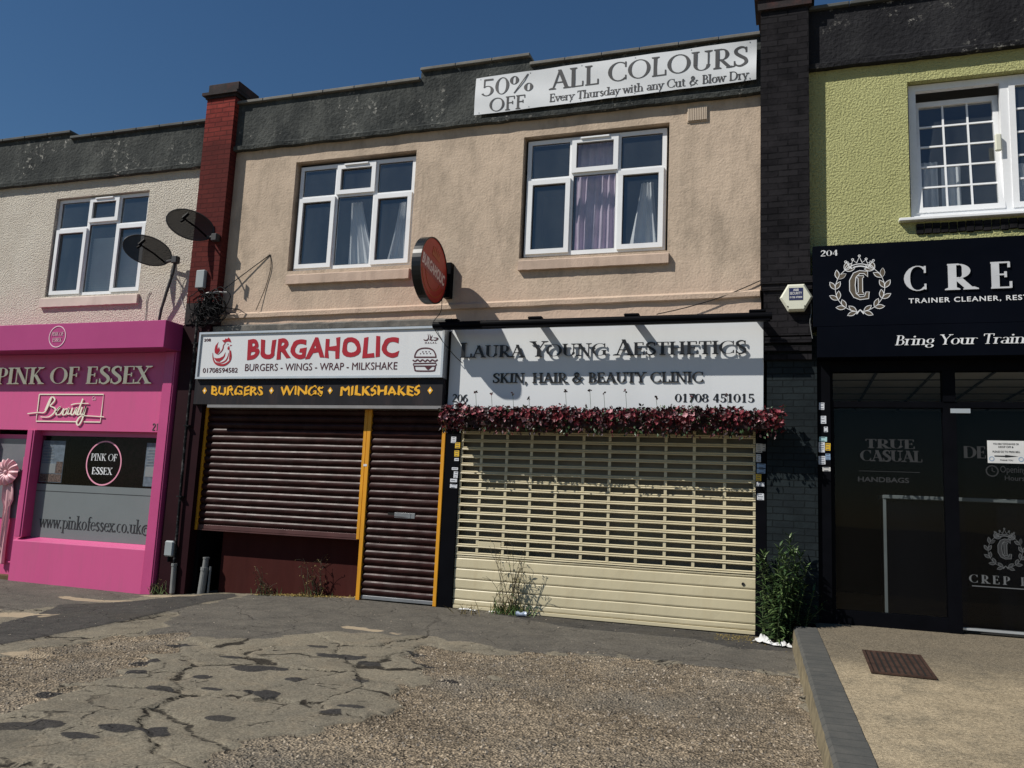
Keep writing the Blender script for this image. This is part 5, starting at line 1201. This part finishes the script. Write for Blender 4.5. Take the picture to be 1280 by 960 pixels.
def dish_mesh():
    m, t, p, v = base('dish_perforated')
    p.inputs['Base Color'].default_value = (.026, .026, .027, 1); p.inputs['Roughness'].default_value = .7; p.inputs['Specular IOR Level'].default_value = .1
    o = [n for n in t.nodes if n.type == 'OUTPUT_MATERIAL'][0]
    tr = N(t, 'ShaderNodeBsdfTransparent'); ms = N(t, 'ShaderNodeMixShader'); ms.inputs[0].default_value = .92
    t.links.new(tr.outputs[0], ms.inputs[1]); t.links.new(p.outputs[0], ms.inputs[2]); t.links.new(ms.outputs[0], o.inputs[0])
dish_mesh()
def sat_dish(label, c, a, b, nn, mount, foot, ra, rb):
    c, a, b, nn = Vector(c), Vector(a), Vector(b), Vector(nn)
    t = thing('satellite_dish', label, 'satellite dish', foot, None)
    m = MB(); nr_, na = 6, 40; vs = [c - nn * .07]
    for i in range(1, nr_ + 1):
        r = i / nr_
        for k in range(na): an = k * 2 * math.pi / na; vs.append(c + a * (ra * r * math.cos(an)) + b * (rb * r * math.sin(an)) - nn * (.07 * (1 - r * r)))
    fs = [(0, 1 + k, 1 + (k + 1) % na) for k in range(na)] + [(1 + (i - 1) * na + k, 1 + i * na + k, 1 + i * na + (k + 1) % na, 1 + (i - 1) * na + (k + 1) % na) for i in range(1, nr_) for k in range(na)]
    m.add(vs, fs); m.build('dish', 'dish_perforated', t, smooth=True)
    m = MB(); m.tube([c + a * (ra * math.cos(k * 2 * math.pi / na)) + b * (rb * math.sin(k * 2 * math.pi / na)) for k in range(na + 1)], .009, 6); m.build('rim', 'dish_mesh', t)
    e = c + a * ra * .80 - b * rb * .35 - nn * .02; f_ = c + nn * .20 - a * .06 - b * .02
    m = MB(); m.tube([e - nn * .02, (e + f_) / 2 + nn * .04, f_], .013, 6); m.tube([f_ - a * .05 + nn * .01, f_ + nn * .02 + b * .10], .024, 8); m.tube([f_ - a * .06 - b * .05, f_ - a * .01 + b * .02], .018, 6); m.build('feed_arm', 'black_paint', t)
    mt = Vector(mount); m = MB(); m.tube([e - nn * .02, mt], .022, 8); m.box(mt.x - .05, mt.x + .05, mt.y - .05, mt.y + .04, mt.z - .06, mt.z + .05, bev=.01)
    return t, m
DA, DB, DN = (.735, .640, -.225), (.157, .162, .974), (.6605, -.7506, .020)
t, m = sat_dish('dark mesh satellite dish on a bent pole over the left window edge', (-5.15, -.27, 4.83), DA, DB, DN, (-4.72, -.14, 4.70), (-5.0, 0, 3.86), .345, .215)
m.tube([(-4.72, -.14, 4.72), (-4.76, -.13, 4.5), (-4.86, -.11, 4.2), (-4.95, -.08, 3.95), (-4.99, -.06, 3.75)], .022, 8); m.build('pole', 'dish_mesh', t)
t, m = sat_dish('olive grey mesh satellite dish fixed high on the red brick pier', (-4.32, -.37, 5.137), DA, DB, DN, (-4.00, -.19, 4.985), (-4.0, -.15, 4.98), .335, .215)
m.tube([(-4.00, -.19, 4.985), (-4.00, -.15, 4.985)], .04, 8); m.build('mount', 'dish_mesh', t)

mb_ = thing('meter_box', 'small grey junction box screwed on the red pier below the upper dish', 'box', (-4.19, -.15, 4.36))
m = MB(); m.box(-4.268, -4.112, -.215, -.151, 4.225, 4.498, bev=.012); m.build('lid', 'box_grey', mb_); m = MB(); m.tube([(-4.2, -.19, 4.224), (-4.2, -.19, 4.18)], .018, 8); m.build('gland', 'black_paint', mb_)
mw = thing('meter_box', 'pale grey rounded box low on the dark wall beside the pink pilaster', 'box', (-4.28, -.13, .45))
m = MB(); m.box(-4.36, -4.205, -.19, -.131, .37, .59, bev=.02); m.build('lid', 'box_grey', mw); m = MB(); m.tube([(-4.28, -.16, .372), (-4.28, -.16, .30)], .02, 8); m.build('gland', 'black_paint', mw)

def pipe_thing(name, label, cat, pts, r, m_, foot, n=10):
    t = thing(name, label, cat, foot); q = MB(); q.tube(pts, r, n); q.build('run', m_, t, smooth=False); return t
t = pipe_thing('downpipe', 'thin black downpipe with worn pale edge running down beside the pink shop', 'pipe', [(-4.165, -.19, 4.04), (-4.175, -.19, 3.9), (-4.185, -.18, 2.9), (-4.19, -.175, 2.0), (-4.18, -.17, 1.0), (-4.17, -.17, .25), (-4.165, -.17, .12)], .020, 'pipe_black', (-4.165, -.17, -.15))
m = MB(); m.tube([(-4.165, -.17, .26), (-4.155, -.17, -.12)], .036, 12); m.tube([(-4.165, -.17, .25), (-4.165, -.17, .285)], .042, 12); m.build('gully_pipe', 'pipe_grey', t)
m = MB()
for z in (3.4, 2.2, 1.2): m.box(-4.225, -4.14, -.20, -.13, z, z + .02)
m.build('pipe_clip', 'pipe_black', t)
t = thing('waste_pipe', 'short grey plastic waste pipe standing at the end of the takeaway counter', 'pipe', (-3.80, .06, -.12))
m = MB(); m.tube([(-3.83, .02, -.14), (-3.81, .03, .22)], .052, 14); m.tube([(-3.812, .03, .20), (-3.808, .03, .245)], .058, 14); m.tube([(-3.808, .03, .24), (-3.80, .03, .38)], .040, 14); m.tube([(-3.80, .03, .365), (-3.80, .03, .385)], .046, 14); m.build('main_pipe', 'pipe_grey', t)
m = MB(); m.tube([(-3.735, .05, -.12), (-3.73, .05, .26)], .016, 8); m.build('side_pipe', 'pipe_grey', t)
t = pipe_thing('conduit', 'thin white bent conduit crossing the red pier above the tangled cables', 'pipe', [(-4.115, -.165, 3.93), (-4.10, -.165, 4.12), (-4.085, -.165, 4.155), (-3.90, -.165, 4.165), (-3.78, -.10, 4.17)], .012, 'pipe_white', (-4.1, -.16, 3.93))
rc = random.Random(8)
C = MB()
for i in range(30):
    cx_, cz_, r_ = rc.uniform(-4.20, -3.80), rc.uniform(3.74, 4.08), rc.uniform(.06, .17); yy0 = -.17 - rc.random() * .07; ph = rc.uniform(0, 6)
    C.tube([(cx_ + r_ * math.cos(a) * rc.uniform(.85, 1.1), yy0 - .02 * math.sin(a * 2), cz_ + r_ * .9 * math.sin(a) + .02 * math.sin(a * 3 + ph)) for a in [ph + k * .42 for k in range(16)]], .007, 5)
for i in range(9):
    x = rc.uniform(-4.40, -3.6); C.tube([(x, -.17 if x < -3.92 else -.02, rc.uniform(3.72, 3.95)), ((x - 4.0) / 2, -.20, rc.uniform(3.85, 4.0)), (-4.0, -.19, rc.uniform(3.8, 4.1))], .007, 5)
tag(C.build('cable_tangle', 'cable_black'), 'tangle of black cables looped at the foot of the red pier', 'cables')
def cable(label, pts, r=.006, mm='cable_black', sm=5):
    q = MB(); q.tube(catmull(pts, sm), r, 5); return tag(q.build('cable', mm), label, 'cable')
cable('straight black cable slanting up from the cable tangle to a hole in the beige wall', [(-3.166, -.004, 4.735), (-3.5, -.03, 4.50), (-3.86, -.06, 4.24)], .007)
cable('thin black cable drooping from the hole in the beige wall', [(-3.166, -.006, 4.735), (-3.13, -.012, 4.55), (-3.19, -.012, 4.25), (-3.30, -.04, 3.90)], .005)
cable('black cable slanting from the black pier down to the awning roller', [(3.66, -.02, 4.04), (3.24, -.03, 3.865), (2.82, -.045, 3.74), (2.45, -.06, 3.66)], .006)
cable('thin black cable hanging from the round sign across the end of the white takeaway sign', [(-.36, -.12, 3.97), (-.33, -.20, 3.75), (-.40, -.262, 3.58), (-.30, -.262, 3.40), (-.12, -.20, 3.18), (-.02, -.115, 3.08)], .005)
cable('thin grey wire hanging below the cream alarm box', [(4.20, -.16, 3.74), (4.205, -.17, 3.60), (4.19, -.17, 3.48), (4.215, -.17, 3.3)], .004, 'pipe_grey')
cable('loose grey wire drooping beside the lower satellite dish', [(-4.76, -.12, 4.66), (-4.70, -.03, 4.4), (-4.66, -.012, 4.15), (-4.52, -.03, 3.9), (-4.3, -.17, 3.86)], .005, 'pipe_white')
cable('thin wire running down the white wall under the window corner', [(-5.25, -.01, 4.27), (-5.30, -.01, 4.15), (-5.29, -.01, 3.9), (-5.29, -.02, 3.7)], .005, 'pipe_grey')

# stickers on the shutter posts
def sticker(x, z, w_, h_, y, m_, label, group):
    t = thing('sticker', label, 'sticker', (x, y, z), group)
    q = MB(); a = rnd.uniform(-.03, .03)
    q.add([(x + u * w_ / 2 - v * h_ / 2 * a, y - d, z + v * h_ / 2 + u * w_ / 2 * a) for d in (0, .0015) for u, v in ((-1, -1), (1, -1), (1, 1), (-1, 1))], [(4, 5, 6, 7), (0, 1, 5, 4), (1, 2, 6, 5), (2, 3, 7, 6), (3, 0, 4, 7)]); q.build('sheet', m_, t)
    q = MB(); k = max(1, int(h_ / .022))
    for i in range(k):
        zz = z + h_ * .36 - i * h_ * .72 / max(1, k - 1) if k > 1 else z
        q.box(x - w_ * rnd.uniform(.2, .4), x + w_ * rnd.uniform(.15, .4), y - .0022, y - .0016, zz - .0035, zz + .0035)
    q.build('print', 'sticker_ink', t)
cw, cyw, cc, ck, cb = 'sticker_white', 'sticker_yellow', 'sticker_cyan', 'pipe_white', 'sticker_blue'
A1 = 'on the black post left of the cream shutter'; A2 = 'on the black post right of the cream shutter'; A3 = 'on the black post of the trainer shop'
for (x, z, w_, h_), m_, d in zip([(-.12, 2.096, .069, .08), (-.06, 2.026, .069, .076), (-.066, 1.922, .066, .079), (-.064, 1.845, .06, .036), (-.08, 1.728, .085, .032), (-.064, 1.652, .057, .083), (-.089, 1.578, .094, .043), (-.086, 1.507, .098, .047)],
        [cw, cyw, cyw, cw, cw, cw, cw, cw], ['topmost square white sticker', 'upper of the two yellow stickers', 'lower of the two yellow stickers', 'small white sticker below the yellow pair', 'thin wide white sticker', 'tall narrow white sticker', 'wide white sticker second from the bottom', 'lowest wide white sticker']):
    sticker(x, z, w_, h_, -.0355, m_, d + ' ' + A1, 'stickers on the shutter posts')
for (x, z, w_, h_), m_, d in zip([(3.64, 2.07, .068, .101), (3.693, 2.077, .036, .079), (3.634, 1.956, .049, .089), (3.664, 1.87, .096, .048), (3.662, 1.81, .095, .053), (3.635, 1.736, .058, .077), (3.656, 1.662, .083, .047), (3.656, 1.522, .074, .073)],
        [ck, ck, cw, cb, cb, cyw, cw, cw], ['tall off-white sticker at the top', 'narrow off-white sticker at the top edge', 'white sticker above the blue pair', 'upper of the two blue stickers', 'lower of the two blue stickers', 'only yellow sticker', 'wide white sticker under the yellow one', 'lowest square white sticker']):
    sticker(x, z, w_, h_, -.0355, m_, d + ' ' + A2, 'stickers on the shutter posts')
for (x, z, w_, h_), m_, d in zip([(4.31, 2.551, .055, .08), (4.326, 2.399, .060, .087), (4.352, 2.292, .04, .059), (4.322, 2.182, .080, .052), (4.307, 2.092, .064, .111), (4.372, 2.098, .052, .082), (4.308, 1.949, .071, .091), (4.370, 1.988, .050, .067), (4.354, 1.851, .083, .044)],
        [cw, cw, cw, cc, cw, cyw, cw, cb, ck], ['white sticker, topmost', 'white sticker second from the top', 'small white sticker above the turquoise one', 'turquoise sticker', 'tall white sticker beside the yellow one', 'yellow sticker', 'white sticker below the yellow one', 'pale blue sticker', 'lowest wide sticker']):
    sticker(x, z, w_, h_, -.0505, m_, d + ' ' + A3, 'stickers on the shutter posts')

# ------------------------------------------------------------------ plants, litter, drain
rw = random.Random(21)
def leaf(mb, c, d, up, L, W, mi):
    d = d.normalized(); sd = d.cross(up)
    if sd.length < .05: sd = d.cross(Vector((1, .2, .1)))
    sd.normalize(); nn = sd.cross(d); P = []
    for t, w_, dr_ in ((0, .1, 0), (.35, .5, .04), (.7, .38, -.02), (1, .02, -.16)):
        q = c + d * L * t + nn * L * dr_; P += [q + sd * W * w_, q - sd * W * w_]
    mb.add(P, [(0, 2, 3, 1), (2, 4, 5, 3), (4, 6, 7, 5)], mi)
def V(*a): return Vector(a)
# dark leafy plant in the gap by the kerb
pl = thing('leafy_plant', 'bushy dark green plant with narrow leaves in the gap between cream shutter and kerb', 'plant', (3.90, -.32, 0))
m = MB(); lf = MB()
gz1 = ground_at(3.9, -.3)
for i in range(26):
    x0, y0 = 3.91 + rw.gauss(0, .085), -.30 + rw.gauss(0, .07); hgt = rw.uniform(.35, 1.0) if i > 3 else (1.12, 1.02, .96, .85)[i]
    if i == 0: x0 = 4.03
    if i == 1: x0 = 3.82
    bx, by = rw.gauss(0, .09), rw.gauss(-.02, .05)
    pts = [V(x0 + bx * t * t, y0 + by * t * t, gz1 - .02 + hgt * t) for t in (0, .25, .5, .75, 1)]
    m.tube(pts, [.008, .007, .006, .005, .003], 5)
    nl = int(hgt * 92)
    for k in range(nl):
        t = .06 + .94 * k / nl; q = pts[0].lerp(pts[-1], t); q = V(x0 + bx * t * t, y0 + by * t * t, gz1 + hgt * t); a = k * 2.4 + rw.random()
        leaf(lf, q, V(math.cos(a), math.sin(a) - .25, rw.uniform(-.1, .65) + (.7 if t > .9 else 0)), V(0, 0, 1), rw.uniform(.09, .19) * (1.15 - .4 * t), rw.uniform(.016, .028), rw.choice([0, 0, 0, 1, 1]))
m.build('stems', 'stem_green', pl); lf.build('foliage', ['leaf_dark', 'leaf_mid'], pl)
# straggling weed before the cream shutter
def weed(name, label, x, y, hgt, nst, spread, lean, mats, leafn, leafL, seedy, base_tuft=0, green=.5, rs_=1):
    r = random.Random(rs_); t = thing(name, label, 'weed', (x, y, ground_at(x, y))); z0 = ground_at(x, y) - .01; a_ = MB(); b = MB()
    for i in range(nst):
        h_ = hgt * r.uniform(.45, 1); dx, dy = r.gauss(lean, spread), r.gauss(-.02, spread * .25); P = []
        kx_, kz = r.uniform(-.05, .05), r.uniform(-.04, .04); bx, by = x + r.gauss(0, .06), y + r.gauss(0, .035)
        for k in range(8):
            u = k / 7; P.append(V(bx + dx * u ** 1.4 + kx_ * math.sin(u * 6) , by + dy * u, z0 + h_ * (u - .18 * abs(dx) * u * u) + kz * math.sin(u * 5)))
        a_.tube(P, [.0055 * (1 - .7 * k / 7) for k in range(8)], 4)
        for k in range(1, 8):
            if r.random() < .75:
                d = V(r.gauss(dx, .6), r.gauss(-.1, .4), r.uniform(.2, 1)).normalized(); L_ = r.uniform(.04, .13); e = P[k] + d * L_
                a_.tube([P[k], (P[k] + e) / 2 + V(0, 0, .01), e], .0022, 3)
                for q in range(seedy): leaf(b, e - d * L_ * q * .25, V(r.gauss(0, 1), r.gauss(0, 1), r.gauss(0, 1)), V(0, 0, 1), r.uniform(.012, .026), .010, 1)
        for k in range(leafn):
            u = r.random() ** 2.2; q = P[min(7, int(u * 7))]
            leaf(b, q, V(r.gauss(0, 1), r.gauss(-.2, .8), r.uniform(-.2, .8)), V(0, 0, 1), leafL * r.uniform(.5, 1.2), leafL * .22, 0 if r.random() < green else 1)
    for k in range(base_tuft):
        q = V(x + r.gauss(0, .12), y + r.gauss(-.02, .04), z0); leaf(b, q, V(r.gauss(0, .5), r.gauss(-.1, .4), 1), V(.2, .9, .1), r.uniform(.08, .22), .012, 0 if r.random() < green + .15 else 1)
    a_.build('stems', mats[2], t); b.build('leaves', mats[:2], t); return t
weed('weed', 'straggly seeding weed with bare brown stems in front of the cream shutter', .78, -.13, .86, 16, .26, .02, ('leaf_green', 'leaf_dry', 'stem_brown'), 9, .07, 3, 110, .55, 4)
weed('weed', 'small dark weed against the maroon counter wall near its left third', -2.83, .06, .34, 6, .08, -.02, ('leaf_dark', 'leaf_dry', 'stem_brown'), 12, .06, 2, 12, .7, 6)
weed('weed', 'dark withered weed against the maroon counter wall beside the yellow rail', -2.08, .06, .62, 8, .12, .01, ('leaf_dark', 'leaf_dry', 'stem_brown'), 11, .08, 2, 12, .6, 9)
weed('weed', 'little weed tuft at the foot of the pink end pilaster', -4.42, -.16, .16, 5, .06, .02, ('leaf_mid', 'leaf_dry', 'stem_green'), 8, .06, 1, 20, .7, 12)
weed('weed', 'low withered sprig on the tarmac left of the straggly weed', .28, -.42, .07, 4, .05, 0, ('leaf_dry', 'leaf_dry', 'stem_brown'), 5, .04, 1, 6, .1, 14)
D = MB()
for i in range(900):
    x = rw.gauss(-2.2, .38); y = .10 + rw.gauss(0, .045)
    if abs(x + 2.2) > .85 or y > .16: continue
    z = ground_at(x, y) + .004 + rw.random() * .012; leaf(D, V(x, y, z), V(rw.gauss(0, 1), rw.gauss(0, 1), rw.uniform(-.1, .3)), V(0, 0, 1), rw.uniform(.02, .05), .014, rw.choice([0, 0, 1]))
for i in range(500):
    x = rw.uniform(3.2, 4.0); y = -.1 - abs(rw.gauss(0, .2)); z = ground_at(x, y) + .004
    if x > kx(y) - .06: continue
    leaf(D, V(x, y, z), V(rw.gauss(0, 1), rw.gauss(0, 1), rw.uniform(-.1, .2)), V(0, 0, 1), rw.uniform(.012, .035), .012, rw.choice([0, 1, 1]))
mat('dry_yellow', (.34, .25, .07), .9, var=.4, vs=30); o = D.build('dry_leaves', ['dry_yellow', 'leaf_dry']); o['kind'] = 'stuff'
# litter
def crumple(name, label, cat, P, seedv, m_, hgt=.02):
    mm_ = MB(); n = 26; k = 9; vs = []; r = random.Random(seedv)
    for j in range(k + 1):
        for i in range(n + 1):
            u, v = i / n, j / k; a = Vector(P[0]).lerp(Vector(P[1]), u); b = Vector(P[3]).lerp(Vector(P[2]), u); q = a.lerp(b, v)
            f_ = mnoise.noise((u * 5 + seedv, v * 3, 0)); x = q.x + .02 * mnoise.noise((u * 6, v * 4, seedv + 3)); y = q.y + .02 * mnoise.noise((u * 7, v * 5, seedv + 9))
            vs.append((x, y, ground_at(x, y) + .008 + hgt * (.55 + f_) * (1.3 if .15 < v < .85 else .5) * (.4 + math.sin(math.pi * u))))
    mm_.add(vs, [(j * (n + 1) + i, j * (n + 1) + i + 1, (j + 1) * (n + 1) + i + 1, (j + 1) * (n + 1) + i) for j in range(k) for i in range(n)]); return tag(mm_.build(name, m_, smooth=True), label, cat)
crumple('paper_litter', 'crumpled white paper lying on the ground by the kerb corner', 'litter', [(3.60, -.48), (3.80, -.66), (3.80, -.48), (3.62, -.36)], 3, 'paper_white', .045)
crumple('paper_litter', 'twisted strip of white tissue between the crumpled paper and the kerb', 'litter', [(3.80, -.68), (3.985, -.66), (3.98, -.55), (3.80, -.56)], 8, 'paper_white', .03)
crumple('paper_litter', 'flat white scrap at the left end of the cream shutter', 'litter', [(.10, -.12), (.32, -.14), (.32, -.07), (.10, -.06)], 5, 'paper_white', .012)
crumple('paper_litter', 'white scrap beside the base of the straggly weed', 'litter', [(.50, -.12), (.64, -.13), (.65, -.06), (.51, -.05)], 6, 'paper_white', .014)
cn = thing('drink_can', 'crushed pale blue drink can at the foot of the straggly weed', 'can', (.95, -.22, 0))
z = ground_at(.95, -.22) + .032
m = MB(); m.tube([(.885, -.235, z), (.90, -.233, z + .002), (.95, -.225, z - .004), (.985, -.22, z + .004), (1.01, -.215, z)], [.026, .033, .024, .033, .026], 12); m.build('body', 'can_blue', cn, smooth=True); m = MB(); m.tube([(1.01, -.215, z), (1.014, -.2145, z)], .027, 12); m.build('rim', 'alu', cn)
# drain grate in the concrete path
dg_ = thing('drain_grate', 'rusty iron drain grate set in the concrete path by the black shop', 'drain', (4.83, -1.9, .12))
gx0, gx1, gy0, gy1 = 4.61, 5.05, -2.32, -1.47
def TG(x, y, z): return (x, y, pz(y) + z)
m = MB(); m.quad(TG(gx0, gy0, .004), TG(gx1, gy0, .004), TG(gx1, gy1, .004), TG(gx0, gy1, .004)); m.build('pit', 'pit_black', dg_)
m = MB()
def gbox(a, b, c, d, z0, z1): m.add([TG(a, c, z0), TG(b, c, z0), TG(b, d, z0), TG(a, d, z0), TG(a, c, z1), TG(b, c, z1), TG(b, d, z1), TG(a, d, z1)], [(4, 5, 6, 7), (0, 1, 5, 4), (1, 2, 6, 5), (2, 3, 7, 6), (3, 0, 4, 7)])
gbox(gx0 - .02, gx1 + .02, gy0 - .02, gy0, .002, .016); gbox(gx0 - .02, gx1 + .02, gy1, gy1 + .02, .002, .016); gbox(gx0 - .02, gx0, gy0, gy1, .002, .016); gbox(gx1, gx1 + .02, gy0, gy1, .002, .016)
for i in range(9): a = gx0 + .012 + i * .0485; gbox(a, a + .027, gy0, gy1, .005, .014)
m.build('bars', 'rust', dg_)
